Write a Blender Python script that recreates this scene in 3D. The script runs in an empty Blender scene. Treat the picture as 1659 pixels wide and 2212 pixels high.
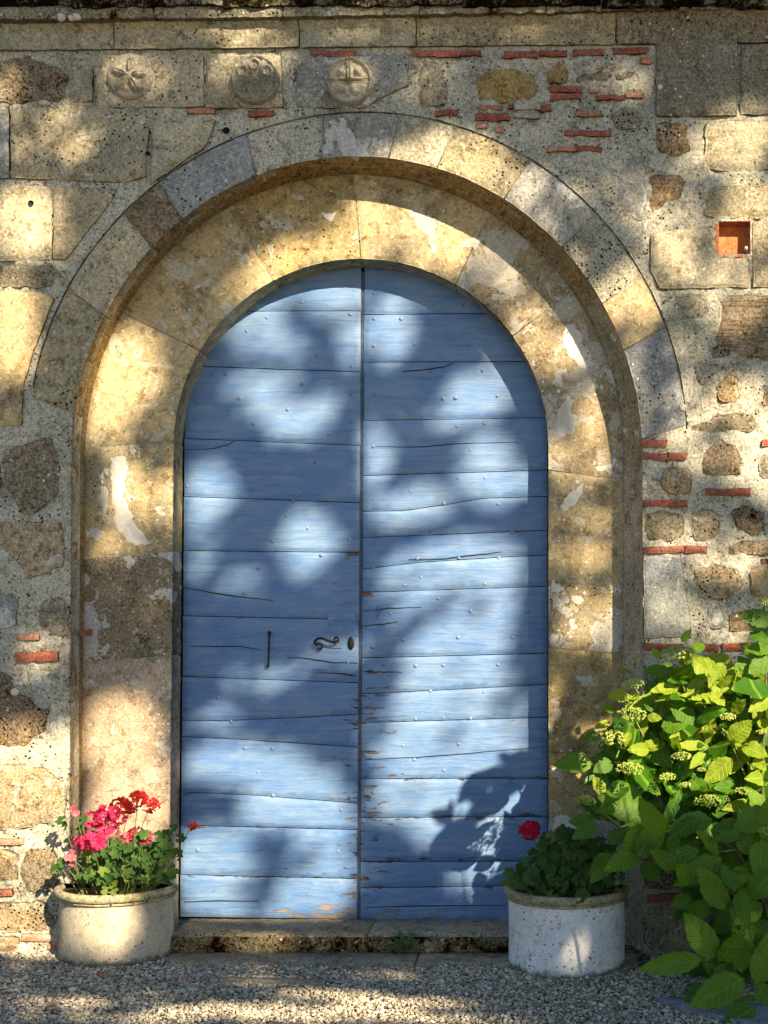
import bpy, bmesh, math, random
import numpy as np
from mathutils import Vector, Matrix, noise
from mathutils.geometry import delaunay_2d_cdt

random.seed(7); rng = np.random.default_rng(7)
scene = bpy.context.scene
C = bpy.context.scene.collection
R = math.radians

# ------------------------------------------------------------------ measures
# u, v: units of 1.8 mm on the wall plane (u to the right, v down), d: depth behind the wall face (negative = in front)
S = 0.0018
XC, YC, DP, GY = 1150.0, 1368.0, 2700.0, 2058.0      # eye point and its distance from the wall; v of the ground
D1, D2 = 84.0, 151.0                                  # recessed arch face, door face
def W(u, v, d=0.0): return Vector(((u-829.5)*S, d*S, (GY-v)*S))
def U(x, y, d=0.0):
    k = (DP+d)/DP
    return (XC+(x-XC)*k, YC+(y-YC)*k)
def P(x, y, d=0.0):
    u, v = U(x, y, d); return W(u, v, d)

# ------------------------------------------------------------------ camera, sky, sun, exposure
cam_d = bpy.data.cameras.new('camera'); cam = bpy.data.objects.new('camera', cam_d); C.objects.link(cam)
cam.location = W(XC, YC, -DP); cam.rotation_euler = (R(90), 0, 0)
cam_d.sensor_fit = 'HORIZONTAL'; cam_d.sensor_width = 36; cam_d.lens = 36*DP/1659.0
cam_d.shift_x = (829.5-XC)/1659.0; cam_d.shift_y = (YC-1106.0)/1659.0
cam_d.clip_start = 0.05; cam_d.clip_end = 600
scene.camera = cam

SUNX, SUNZ = 0.714, 0.74
SUN = Vector((SUNX, -1.0, SUNZ)).normalized()          # towards the sun
world = bpy.data.worlds.new('World'); scene.world = world; world.use_nodes = True
wn = world.node_tree.nodes; wl = world.node_tree.links
sky = wn.new('ShaderNodeTexSky'); sky.sky_type = 'NISHITA'; sky.sun_disc = False
sky.sun_elevation = math.asin(SUN.z); sky.sun_rotation = math.atan2(SUN.x, SUN.y)
sky.air_density = 1.0; sky.dust_density = 0.3; sky.ozone_density = 2.3
wl.new(sky.outputs[0], wn['Background'].inputs[0]); wn['Background'].inputs[1].default_value = 0.05
sun_d = bpy.data.lights.new('sun', 'SUN'); sun = bpy.data.objects.new('sun', sun_d); C.objects.link(sun)
sun_d.energy = 5.0; sun_d.angle = R(0.53); sun_d.color = (1.0, 0.80, 0.545)
sun.rotation_euler = (-SUN).to_track_quat('-Z', 'Y').to_euler(); sun.location = (6, -8, 8)
scene.view_settings.view_transform = 'Standard'; scene.view_settings.look = 'None'
scene.view_settings.gamma = 1; scene.view_settings.use_curve_mapping = False
scene.view_settings.exposure = 1.45

# ------------------------------------------------------------------ object helpers
def link(name, me, parent=None, loc=None, label=None):
    o = bpy.data.objects.new(name, me); C.objects.link(o)
    if loc is not None: o.location = loc
    if parent is not None:
        o.parent = parent
        if loc is not None: o.location = Vector(loc) - parent.location
        else: o.location = -parent.location
    if label: o['label'] = label
    return o
def thing(name, label, cat, loc, group=None):
    o = bpy.data.objects.new(name, None); C.objects.link(o); o.location = loc
    o.empty_display_size = 0.1
    o['label'] = label; o['category'] = cat
    if group: o['group'] = group
    return o
def tag(o, label, cat, group=None):
    o['label'] = label; o['category'] = cat
    if group: o['group'] = group
    return o
def mesh(name, verts, faces, mat, smooth=True, centre=True):
    """mesh with its origin at its own centre; returns (mesh, centre)"""
    vs = [Vector(v) for v in verts]
    c = Vector((0, 0, 0))
    if centre:
        lo = Vector((min(v.x for v in vs), min(v.y for v in vs), min(v.z for v in vs)))
        hi = Vector((max(v.x for v in vs), max(v.y for v in vs), max(v.z for v in vs)))
        c = (lo+hi)/2
    me = bpy.data.meshes.new(name); me.from_pydata([v-c for v in vs], [], faces)
    if mat: me.materials.append(mat)
    if smooth: me.polygons.foreach_set('use_smooth', [True]*len(me.polygons))
    me.update()
    return me, c
def add(name, verts, faces, mat, parent=None, smooth=True, label=None):
    me, c = mesh(name, verts, faces, mat, smooth)
    return link(name, me, parent, c, label)
def big_mesh(name, V, F, mat, smooth=True):
    """numpy: V (n,3), F (m,k)"""
    me = bpy.data.meshes.new(name); k = F.shape[1]
    me.vertices.add(len(V)); me.vertices.foreach_set('co', np.asarray(V, np.float32).ravel())
    me.loops.add(F.size); me.loops.foreach_set('vertex_index', F.ravel().astype(np.int32))
    me.polygons.add(len(F)); me.polygons.foreach_set('loop_start', np.arange(0, F.size, k, dtype=np.int32))
    if smooth: me.polygons.foreach_set('use_smooth', np.ones(len(F), bool))
    me.materials.append(mat); me.update(calc_edges=True); me.validate()
    return me
def tube(pts, rads, n=6, closed_ends=True):
    """verts and faces of a tube along world points"""
    vs, fs = [], []
    pts = [Vector(p) for p in pts]
    for i, p in enumerate(pts):
        t = (pts[min(i+1, len(pts)-1)]-pts[max(i-1, 0)])
        if t.length < 1e-9: t = Vector((0, 0, 1))
        t.normalize()
        a = t.orthogonal() if i == 0 else (prev - t*prev.dot(t))
        if a.length < 1e-6: a = t.orthogonal()
        a.normalize(); prev = a.copy(); b = t.cross(a)
        r = rads[i] if hasattr(rads, '__len__') else rads
        for k in range(n):
            an = 2*math.pi*k/n; vs.append(p + (a*math.cos(an)+b*math.sin(an))*r)
    for i in range(len(pts)-1):
        for k in range(n):
            fs.append((i*n+k, i*n+(k+1) % n, (i+1)*n+(k+1) % n, (i+1)*n+k))
    if closed_ends:
        fs.append(tuple(range(n-1, -1, -1))); fs.append(tuple(range((len(pts)-1)*n, len(pts)*n)))
    return vs, fs
def smooth_path(pts, n=6):
    pts = [Vector(p) for p in pts]; out = []
    for i in range(len(pts)-1):
        p0 = pts[max(i-1, 0)]; p1 = pts[i]; p2 = pts[i+1]; p3 = pts[min(i+2, len(pts)-1)]
        for k in range(n):
            t = k/n
            out.append(0.5*((2*p1)+(p2-p0)*t+(2*p0-5*p1+4*p2-p3)*t*t+(3*p1-p0-3*p2+p3)*t**3))
    out.append(pts[-1]); return out

# ------------------------------------------------------------------ materials
class NT:
    def __init__(s, name):
        s.m = bpy.data.materials.new(name); s.m.use_nodes = True
        s.t = s.m.node_tree; s.t.nodes.clear(); s.out = s.n('ShaderNodeOutputMaterial')
    def n(s, typ, **kw):
        nd = s.t.nodes.new(typ)
        for k, v in kw.items(): setattr(nd, k, v)
        return nd
    def put(s, sock, v):
        if isinstance(v, bpy.types.NodeSocket): s.t.links.new(v, sock)
        elif v is not None:
            if sock.type == 'RGBA' and len(v) == 3: v = (*v, 1)
            sock.default_value = v
    def math(s, op, a, b=None, c=None, clamp=False):
        nd = s.n('ShaderNodeMath', operation=op); nd.use_clamp = clamp
        s.put(nd.inputs[0], a)
        if b is not None: s.put(nd.inputs[1], b)
        if c is not None: s.put(nd.inputs[2], c)
        return nd.outputs[0]
    def mix(s, f, a, b, blend='MIX'):
        nd = s.n('ShaderNodeMix', data_type='RGBA', blend_type=blend)
        s.put(nd.inputs[0], f); s.put(nd.inputs[6], a); s.put(nd.inputs[7], b)
        return nd.outputs[2]
    def step(s, v, lo, hi, a=0.0, b=1.0):
        nd = s.n('ShaderNodeMapRange'); nd.interpolation_type = 'SMOOTHSTEP'
        s.put(nd.inputs[0], v); s.put(nd.inputs[1], lo); s.put(nd.inputs[2], hi); s.put(nd.inputs[3], a); s.put(nd.inputs[4], b)
        return nd.outputs[0]
    def noise(s, vec, scale, detail=4, rough=0.6, dist=0.0):
        nd = s.n('ShaderNodeTexNoise'); s.put(nd.inputs['Vector'], vec)
        nd.inputs['Scale'].default_value = scale; nd.inputs['Detail'].default_value = detail
        nd.inputs['Roughness'].default_value = rough; nd.inputs['Distortion'].default_value = dist
        return nd.outputs[0]
    def voro(s, vec, scale, feature='F1', rnd=1.0):
        nd = s.n('ShaderNodeTexVoronoi', feature=feature); s.put(nd.inputs['Vector'], vec)
        nd.inputs['Scale'].default_value = scale; nd.inputs['Randomness'].default_value = rnd
        return nd
    def vmath(s, op, a, b=None):
        nd = s.n('ShaderNodeVectorMath', operation=op); s.put(nd.inputs[0], a)
        if b is not None: s.put(nd.inputs[1], b)
        return nd.outputs[0]
    def coords(s, rand=True):
        tc = s.n('ShaderNodeTexCoord').outputs['Object']
        if not rand: return tc
        oi = s.n('ShaderNodeObjectInfo').outputs['Random']
        cb = s.n('ShaderNodeCombineXYZ')
        s.put(cb.inputs[0], s.math('MULTIPLY', oi, 37.0)); s.put(cb.inputs[1], s.math('MULTIPLY', oi, 91.0)); s.put(cb.inputs[2], s.math('MULTIPLY', oi, 53.0))
        return s.vmath('ADD', tc, cb.outputs[0])
    def rand(s): return s.n('ShaderNodeObjectInfo').outputs['Random']
    def pos(s): return s.n('ShaderNodeNewGeometry').outputs['Position']
    def sep(s, v):
        nd = s.n('ShaderNodeSeparateXYZ'); s.put(nd.inputs[0], v); return nd.outputs
    def bump(s, h, strength=0.5, dist=0.004):
        nd = s.n('ShaderNodeBump'); nd.inputs['Strength'].default_value = strength; nd.inputs['Distance'].default_value = dist
        s.put(nd.inputs['Height'], h); return nd.outputs[0]
    def bsdf(s, col, rough=0.9, normal=None, spec=0.3, metal=0.0, trans=None):
        b = s.n('ShaderNodeBsdfPrincipled'); s.put(b.inputs['Base Color'], col); s.put(b.inputs['Roughness'], rough)
        b.inputs['Specular IOR Level'].default_value = spec; b.inputs['Metallic'].default_value = metal
        if normal is not None: s.put(b.inputs['Normal'], normal)
        o = b.outputs[0]
        if trans is not None:
            f, tcol = trans
            tr = s.n('ShaderNodeBsdfTranslucent'); s.put(tr.inputs[0], tcol)
            if normal is not None: s.put(tr.inputs['Normal'], normal)
            mx = s.n('ShaderNodeMixShader'); mx.inputs[0].default_value = f
            s.t.links.new(o, mx.inputs[1]); s.t.links.new(tr.outputs[0], mx.inputs[2]); o = mx.outputs[0]
        s.t.links.new(o, s.out.inputs[0]); return s.m

def stone_mat(name, c1, c2, c3, lichen=0.4, pits=0.5, crust=0.0, crust_col=(0.62, 0.58, 0.50), dots=0.3, grain=0.5, bump=0.7, moss=0.0, streak=0.0, stain=0.45, weather=1.0, foot=0.0):
    """weathered stone: c1/c2 broad mottling, c3 dark stain; lichen bloom, round white dots, crust with crisp edge, pits"""
    n = NT(name); v = n.coords()
    a = n.noise(v, 5.5, 5, 0.62, 0.4); b = n.noise(v, 24, 9, 0.74, 0.3); g = n.noise(v, 105, 5, 0.72); b2 = n.noise(n.vmath('ADD', v, (4.2, 7.7, 1.9)), 38, 8, 0.76, 0.5)
    rv = n.step(n.rand(), 0.0, 1.0, 0.80, 1.10)
    col = n.mix(n.step(a, 0.38, 0.62), c1, c2)
    col = n.mix(n.math('MULTIPLY', n.step(b, 0.51, 0.61), 0.85), col, c3)
    col = n.mix(n.math('MULTIPLY', n.step(b2, 0.545, 0.605), 0.60), col, tuple(min(0.75, q*1.6+0.03) for q in c1))
    col = n.mix(n.math('MULTIPLY', n.step(n.noise(v, 12, 9, 0.78, 0.5), 0.57, 0.63), stain), col, tuple(q*0.35 for q in c3))
    wp = n.noise(n.pos(), 2.1, 5, 0.62, 0.5)
    col = n.mix(n.math('MULTIPLY', n.step(wp, 0.46, 0.62), 0.75*weather), col, n.mix(0.6, col, (0.235, 0.25, 0.195)))
    col = n.mix(n.math('MULTIPLY', n.step(wp, 0.48, 0.36), 0.40*weather), col, n.mix(0.5, col, (0.50, 0.38, 0.22)))
    soot = n.step(n.noise(n.vmath('ADD', n.pos(), (3.7, 1.1, 8.2)), 4.2, 7, 0.7, 0.8), 0.53, 0.66)
    col = n.mix(n.math('MULTIPLY', soot, 0.55*weather), col, n.mix(0.75, col, (0.045, 0.045, 0.035)))
    hv = n.n('ShaderNodeHueSaturation'); n.put(hv.inputs['Value'], rv); n.put(hv.inputs['Saturation'], n.step(n.rand(), 0.0, 1.0, 1.06 if weather > 0.5 else 1.2, 0.86 if weather > 0.5 else 1.1)); n.put(hv.inputs['Color'], col); col = hv.outputs[0]
    if streak:
        sv = n.n('ShaderNodeMapping'); n.put(sv.inputs[0], v); sv.inputs['Scale'].default_value = (5, 5, 90); sv.inputs['Rotation'].default_value = (0, R(18), 0)
        st = n.noise(sv.outputs[0], 1.0, 6, 0.6, 1.5)
        col = n.mix(n.math('MULTIPLY', n.step(st, 0.48, 0.62), streak), col, c3)
    if lichen:
        lf = n.noise(v, 17, 9, 0.78, 0.8); lm = n.noise(v, 3.2, 3, 0.6)
        m = n.math('MULTIPLY', n.step(lf, 0.56, 0.64), n.step(lm, 0.60-0.30*lichen, 0.72-0.22*lichen))
        col = n.mix(n.math('MULTIPLY', m, 0.85), col, (0.64, 0.62, 0.555))
    if crust:
        cf = n.noise(v, 6.0, 10, 0.66, 0.6)
        m = n.step(cf, 0.70-0.24*crust, 0.715-0.24*crust)
        col = n.mix(n.math('MULTIPLY', m, 0.85), col, crust_col)
    col = n.mix(n.step(g, 0.36, 0.62), n.mix(grain*0.62, col, (0.03, 0.026, 0.018)), n.mix(grain*0.24, col, (1.0, 0.95, 0.85)))
    vd = n.voro(v, 55); dm = n.sep(n.vmath('MULTIPLY', vd.outputs['Color'], (1, 1, 1)))
    if dots:
        m = n.math('MULTIPLY', n.step(vd.outputs['Distance'], 0.34, 0.20), n.step(dm[0], 1.0-0.35*dots, 1.02-0.35*dots))
        m = n.math('MULTIPLY', m, n.step(n.noise(v, 5, 3, 0.6), 0.42, 0.6))
        col = n.mix(n.math('MULTIPLY', m, 0.9), col, (0.70, 0.68, 0.62))
    vp = n.voro(v, 62); pm = n.sep(vp.outputs['Color'])
    pit = n.math('MULTIPLY', n.step(vp.outputs['Distance'], 0.34, 0.16), n.step(pm[1], 1.0-0.5*pits, 1.03-0.5*pits))
    pit = n.math('MULTIPLY', pit, n.step(n.noise(v, 9, 4, 0.7), 0.40, 0.58))
    col = n.mix(n.math('MULTIPLY', pit, 0.88), col, (0.02, 0.018, 0.014))
    if moss:
        mf = n.step(n.noise(v, 11, 7, 0.75), 0.62-0.25*moss, 0.74-0.25*moss)
        col = n.mix(n.math('MULTIPLY', mf, 0.8), col, (0.035, 0.028, 0.012))
    if foot:
        pz = n.math('ADD', n.sep(n.pos())[2], n.math('MULTIPLY', n.math('SUBTRACT', n.noise(v, 16, 7, 0.75), 0.5), 0.11))
        col = n.mix(n.math('MULTIPLY', n.step(pz, foot+0.015, foot-0.012), 0.8), col, (0.085, 0.065, 0.03))
    bc = n.n('ShaderNodeBrightContrast'); n.put(bc.inputs[0], col); bc.inputs['Bright'].default_value = 0.035; bc.inputs['Contrast'].default_value = 0.22*weather; col = bc.outputs[0]
    h = n.math('ADD', n.math('MULTIPLY', b, 1.2), n.math('MULTIPLY', g, 0.55))
    h = n.math('SUBTRACT', h, n.math('MULTIPLY', pit, 0.8))
    return n.bsdf(col, 0.92, n.bump(h, bump, 0.006), 0.15)

M = {}
M['mortar'] = stone_mat('mortar', (0.58, 0.545, 0.425), (0.48, 0.48, 0.39), (0.30, 0.285, 0.22), lichen=0.45, pits=0.95, dots=0.10, grain=0.68, bump=0.95, stain=0.62)
M['ashlar'] = stone_mat('ashlar_limestone', (0.49, 0.42, 0.275), (0.38, 0.345, 0.25), (0.20, 0.17, 0.115), lichen=0.6, pits=0.55, dots=0.35, grain=0.5)
M['ochre'] = stone_mat('ochre_limestone', (0.50, 0.365, 0.175), (0.42, 0.325, 0.19), (0.23, 0.165, 0.085), lichen=0.35, pits=0.3, dots=0.25, grain=0.38, crust=0.25, stain=0.3)
M['arch'] = stone_mat('arch_limestone', (0.52, 0.40, 0.205), (0.42, 0.335, 0.195), (0.25, 0.18, 0.09), lichen=0.75, pits=0.3, dots=0.3, grain=0.34, crust=0.46, crust_col=(0.56, 0.53, 0.45), bump=0.6, stain=0.45)
M['arch_crust'] = stone_mat('arch_limestone_flaking', (0.42, 0.325, 0.185), (0.32, 0.265, 0.17), (0.20, 0.15, 0.08), lichen=0.75, pits=0.35, dots=0.5, grain=0.4, crust=0.80, crust_col=(0.52, 0.50, 0.44), bump=0.6)
M['arch_lichen'] = stone_mat('arch_limestone_lichened', (0.30, 0.25, 0.17), (0.21, 0.18, 0.135), (0.10, 0.08, 0.055), lichen=1.0, pits=0.6, dots=1.2, grain=0.5, crust=0.62, crust_col=(0.60, 0.60, 0.57), bump=0.8)
M['arch_pink'] = stone_mat('pinkish_jamb_stone', (0.58, 0.47, 0.36), (0.48, 0.385, 0.285), (0.27, 0.20, 0.14), lichen=0.9, pits=0.4, dots=0.5, grain=0.4, crust=0.35, crust_col=(0.62, 0.57, 0.50), bump=0.7)
M['moulding'] = stone_mat('shaded_moulding_stone', (0.36, 0.25, 0.115), (0.26, 0.18, 0.08), (0.10, 0.062, 0.025), lichen=0.15, pits=0.3, dots=0.1, grain=0.5, bump=0.8, streak=0.3)  # brown stone, colour darkened further for the shadow at the arch top
M['blue'] = stone_mat('blue_grey_stone', (0.32, 0.345, 0.37), (0.26, 0.285, 0.315), (0.17, 0.18, 0.19), lichen=0.9, pits=0.3, dots=0.3, grain=0.4, crust=0.35, crust_col=(0.55, 0.57, 0.58))
M['pale'] = stone_mat('pale_blue_stone', (0.40, 0.40, 0.37), (0.33, 0.335, 0.32), (0.20, 0.20, 0.19), lichen=1.0, pits=0.5, dots=0.35, grain=0.5, crust=0.6, crust_col=(0.58, 0.59, 0.57))
M['brown'] = stone_mat('brown_pitted_stone', (0.30, 0.22, 0.14), (0.22, 0.165, 0.11), (0.065, 0.045, 0.028), lichen=0.5, pits=1.0, dots=0.45, grain=0.62, bump=1.0, moss=0.25)
M['grey'] = stone_mat('grey_brown_stone', (0.31, 0.27, 0.195), (0.24, 0.215, 0.165), (0.115, 0.10, 0.07), lichen=0.45, pits=0.6, dots=0.25, grain=0.5, streak=0.35)
M['swirl'] = stone_mat('banded_brown_stone', (0.33, 0.245, 0.155), (0.27, 0.21, 0.145), (0.135, 0.09, 0.05), lichen=0.5, pits=0.4, dots=0.2, grain=0.45, streak=0.9)
M['moulding_grey'] = stone_mat('grey_moulding_stone', (0.44, 0.38, 0.26), (0.35, 0.30, 0.21), (0.17, 0.135, 0.08), lichen=0.6, pits=0.3, dots=0.2, grain=0.4, bump=0.6, crust=0.3, streak=0.2)
M['cope'] = stone_mat('mossy_coping_stone', (0.38, 0.33, 0.24), (0.26, 0.235, 0.18), (0.10, 0.085, 0.06), lichen=0.6, pits=0.8, dots=0.5, grain=0.6, moss=0.3)
M['cope_dark'] = stone_mat('blackened_coping_stone', (0.10, 0.09, 0.07), (0.07, 0.062, 0.05), (0.02, 0.018, 0.014), lichen=0.5, pits=1.0, dots=0.3, grain=0.6, moss=0.8)
M['step'] = stone_mat('worn_step_stone', (0.36, 0.315, 0.225), (0.28, 0.245, 0.175), (0.14, 0.11, 0.07), lichen=0.35, pits=0.6, dots=0.25, grain=0.5, moss=0.1)
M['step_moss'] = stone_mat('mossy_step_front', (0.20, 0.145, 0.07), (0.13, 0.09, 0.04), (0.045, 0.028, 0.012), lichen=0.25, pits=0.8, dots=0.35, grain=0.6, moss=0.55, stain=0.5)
M['slab'] = stone_mat('flat_slab_stone', (0.26, 0.23, 0.17), (0.20, 0.18, 0.14), (0.11, 0.095, 0.07), lichen=0.2, pits=0.4, dots=0.1, grain=0.45)
M['slate'] = stone_mat('blue_slate', (0.21, 0.24, 0.29), (0.17, 0.20, 0.25), (0.10, 0.12, 0.15), lichen=0.1, pits=0.2, dots=0.05, grain=0.3, bump=0.3, stain=0.05)
M['pot'] = stone_mat('pot_concrete', (0.64, 0.57, 0.44), (0.56, 0.50, 0.39), (0.42, 0.385, 0.29), lichen=0.3, pits=0.35, dots=0.12, grain=0.26, bump=0.35, stain=0.14, foot=0.018, weather=0.2)
M['pot_grey'] = stone_mat('pot_grey_concrete', (0.84, 0.85, 0.86), (0.76, 0.77, 0.78), (0.56, 0.54, 0.49), lichen=0.3, pits=1.3, dots=0.12, grain=0.28, bump=0.5, stain=0.14, foot=0.018, weather=0.2)
M['pot_rim'] = stone_mat('pot_mossy_rim', (0.42, 0.36, 0.19), (0.34, 0.29, 0.15), (0.16, 0.13, 0.07), lichen=0.3, pits=0.5, dots=0.2, grain=0.5, moss=0.15)
M['rough'] = stone_mat('rough_ochre_rubble', (0.47, 0.36, 0.21), (0.36, 0.27, 0.155), (0.14, 0.09, 0.045), lichen=0.9, pits=1.0, dots=0.5, grain=0.6, bump=1.3, crust=0.3, stain=0.75)
M['limewash'] = stone_mat('old_limewash', (0.80, 0.77, 0.70), (0.70, 0.67, 0.59), (0.68, 0.63, 0.52), lichen=0.2, pits=0.5, dots=0.0, grain=0.2, bump=0.4, stain=0.1, weather=0.15)
M['carved'] = stone_mat('carved_grey_stone', (0.36, 0.33, 0.26), (0.29, 0.27, 0.22), (0.15, 0.13, 0.095), lichen=0.7, pits=0.2, dots=0.2, grain=0.45, bump=0.5, stain=0.5, weather=0.3)
M['brick'] = stone_mat('red_brick', (0.34, 0.078, 0.038), (0.25, 0.06, 0.034), (0.15, 0.045, 0.03), lichen=0.2, pits=0.4, dots=0.05, grain=0.45, weather=0.15)
M['brick_pale'] = stone_mat('pale_pink_brick', (0.60, 0.25, 0.15), (0.50, 0.25, 0.16), (0.22, 0.12, 0.08), lichen=0.7, pits=0.5, dots=0.2, grain=0.5, weather=0.15)
M['brick_white'] = stone_mat('whitewashed_brick', (0.55, 0.52, 0.46), (0.45, 0.41, 0.35), (0.25, 0.20, 0.16), lichen=0.8, pits=0.5, dots=0.2, grain=0.5, weather=0.15)
M['terracotta'] = stone_mat('terracotta_tile', (0.50, 0.17, 0.07), (0.45, 0.15, 0.065), (0.33, 0.10, 0.05), lichen=0.0, pits=0.15, dots=0.1, grain=0.2, bump=0.2, stain=0.05, weather=0.15)

def paint_mat():
    n = NT('flaking_blue_paint'); v = n.coords(); p = n.sep(n.pos())
    gm = n.n('ShaderNodeMapping'); n.put(gm.inputs[0], v); gm.inputs['Scale'].default_value = (2.2, 2.2, 42)
    wv = n.noise(v, 2.5, 2, 0.5); 
    gv = n.vmath('ADD', gm.outputs[0], n.vmath('SCALE', n.n('ShaderNodeCombineXYZ').outputs[0]))
    cz = n.n('ShaderNodeCombineXYZ'); n.put(cz.inputs[2], n.math('MULTIPLY', wv, 2.2))
    gv = n.vmath('ADD', gm.outputs[0], cz.outputs[0])
    grain = n.noise(gv, 1.6, 8, 0.68, 0.2)
    fine = n.noise(gv, 7.0, 3, 0.6)
    cm = n.n('ShaderNodeMapping'); n.put(cm.inputs[0], v); cm.inputs['Scale'].default_value = (7, 7, 21); chalk = n.noise(cm.outputs[0], 1.0, 10, 0.74, 0.4)
    base = n.mix(n.step(n.noise(v, 2.2, 4, 0.6), 0.3, 0.7), (0.060, 0.175, 0.43), (0.100, 0.225, 0.45))
    base = n.mix(n.math('MULTIPLY', n.step(chalk, 0.30, 0.78), 0.48), base, (0.33, 0.425, 0.50))
    base = n.mix(n.math('MULTIPLY', n.step(grain, 0.53, 0.63), 0.5), base, (0.05, 0.125, 0.29))
    # wear: near the meeting edge below the lock, at the bottom, and along board edges
    seam = n.math('ABSOLUTE', n.math('SUBTRACT', p[0], -0.100))
    low = n.step(p[2], 1.75, 0.35)
    w1 = n.math('MULTIPLY', n.step(seam, 0.30, 0.0), n.step(p[2], 1.55, 1.05))
    w2 = n.math('MULTIPLY', n.step(p[2], 0.24, 0.07), n.step(n.math('ABSOLUTE', n.math('ADD', p[0], 0.22)), 0.75, 0.1, 0.55, 1.25))
    gen = n.sep(n.n('ShaderNodeTexCoord').outputs['Generated']); edge = n.step(n.math('ABSOLUTE', n.math('SUBTRACT', gen[2], 0.5)), 0.36, 0.47)
    w3 = n.math('MULTIPLY', low, n.math('ADD', 0.45, n.math('MULTIPLY', edge, 0.58)))
    wear = n.math('MAXIMUM', n.math('MAXIMUM', n.math('MULTIPLY', w1, 0.95), n.math('MULTIPLY', w2, 1.05)), w3)
    fm = n.n('ShaderNodeMapping'); n.put(fm.inputs[0], v); fm.inputs['Scale'].default_value = (9, 9, 42)
    fl = n.noise(fm.outputs[0], 1.5, 7, 0.7, 0.3)
    thr = n.math('SUBTRACT', 0.765, n.math('MULTIPLY', wear, 0.21))
    flake = n.step(n.math('SUBTRACT', fl, thr), 0.0, 0.012)
    bare = n.mix(n.step(fine, 0.4, 0.6), (0.03, 0.028, 0.026), (0.20, 0.14, 0.10))
    bare = n.mix(n.math('MULTIPLY', n.step(p[2], 0.20, 0.09), 0.8), bare, (0.30, 0.255, 0.21))
    col = n.mix(flake, base, bare)
    rough = n.mix(flake, (0.60, 0.60, 0.60), (0.9, 0.9, 0.9))
    h = n.math('ADD', n.math('MULTIPLY', grain, 0.8), n.math('MULTIPLY', fine, 0.22))
    h = n.math('SUBTRACT', h, n.math('MULTIPLY', flake, 0.5))
    return n.bsdf(col, rough, n.bump(h, 0.85, 0.004), 0.9)
M['paint'] = paint_mat()
def plain(name, col, rough=0.7, spec=0.3, metal=0.0, scale=60, var=0.35, bump=0.3):
    n = NT(name); v = n.coords(); a = n.noise(v, scale, 6, 0.65)
    dark = tuple(c*(1-var) for c in col); lite = tuple(min(1, c*(1+var)) for c in col)
    return n.bsdf(n.mix(n.step(a, 0.3, 0.7), dark, lite), rough, n.bump(a, bump, 0.003), spec, metal)
M['seam'] = plain('dark_blue_strip', (0.06, 0.085, 0.13), 0.5)
M['nail'] = plain('painted_nail_head', (0.17, 0.25, 0.41), 0.38, 0.5, var=0.2)
M['iron'] = plain('black_iron', (0.018, 0.017, 0.016), 0.42, 0.5, 0.4)
M['brass'] = plain('tarnished_brass', (0.09, 0.075, 0.05), 0.40, 0.5, 0.7)
M['void'] = plain('void_black', (0.012, 0.012, 0.014), 0.9)  # near-black painted for the dark inside holes and splits, and the added board
M['bare'] = plain('bare_brown_wood', (0.20, 0.09, 0.045), 0.85)
M['soil'] = plain('potting_soil', (0.045, 0.03, 0.018), 0.95, bump=0.8)
M['bark'] = plain('tree_bark', (0.11, 0.085, 0.06), 0.95, scale=18, bump=0.9)
M['stem'] = plain('green_stem', (0.16, 0.21, 0.06), 0.6)
M['dry_stem'] = plain('dry_stem', (0.30, 0.22, 0.12), 0.8)
M['shoot'] = plain('brown_shoot', (0.10, 0.085, 0.04), 0.8)
def petal(name, col):
    n = NT(name); r = n.rand()
    c = n.mix(r, tuple(x*0.75 for x in col), tuple(min(1, x*1.25) for x in col))
    c = n.mix(n.math('MULTIPLY', n.step(n.noise(n.coords(), 90, 3, 0.6), 0.4, 0.7), 0.35), c, tuple(x*0.55 for x in col))
    return n.bsdf(c, 0.55, None, 0.3, 0.0, (0.35, c))
M['pink'] = petal('pink_petal', (0.75, 0.045, 0.16))
M['red'] = petal('red_petal', (0.78, 0.045, 0.035))
M['light_pink'] = petal('light_pink_petal', (0.85, 0.22, 0.27))
M['crimson'] = petal('crimson_petal', (0.55, 0.010, 0.055))

def leaf_mat(name, c_lo, c_hi, tcol, tf=0.35, veins=9.0, length=0.18, rough=0.45):
    """leaf in its own coordinates: x along the midrib, y across; side veins run forward from the midrib"""
    n = NT(name); o = n.sep(n.n('ShaderNodeTexCoord').outputs['Object']); r = n.rand()
    ay = n.math('ABSOLUTE', o[1])
    ph = n.math('FRACT', n.math('MULTIPLY', n.math('SUBTRACT', o[0], n.math('MULTIPLY', ay, 0.75)), veins/length))
    vein = n.math('MAXIMUM', n.step(n.math('ABSOLUTE', n.math('SUBTRACT', ph, 0.5)), 0.13, 0.03), n.step(ay, length*0.018, length*0.006))
    nv = n.noise(n.coords(), 4.5, 6, 0.7)
    c = n.mix(r, c_lo, c_hi)
    c = n.mix(n.math('MULTIPLY', n.step(nv, 0.42, 0.7), 0.4), c, tuple(x*0.5 for x in c_lo))
    c = n.mix(n.math('MULTIPLY', vein, 0.55), c, tuple(min(1, x*1.9+0.02) for x in c_hi))
    t = n.mix(vein, tcol, tuple(x*0.7 for x in tcol))
    h = n.math('SUBTRACT', n.math('MULTIPLY', nv, 0.3), n.math('MULTIPLY', vein, 0.8))
    return n.bsdf(c, rough, n.bump(h, 0.5, 0.03 if length > 0.5 else 0.004), 0.32, 0.0, (tf, t))
M['hyd'] = leaf_mat('hydrangea_leaf', (0.040, 0.130, 0.007), (0.105, 0.220, 0.014), (0.24, 0.42, 0.01), 0.33, 8.0, 1.0, 0.38)
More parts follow.
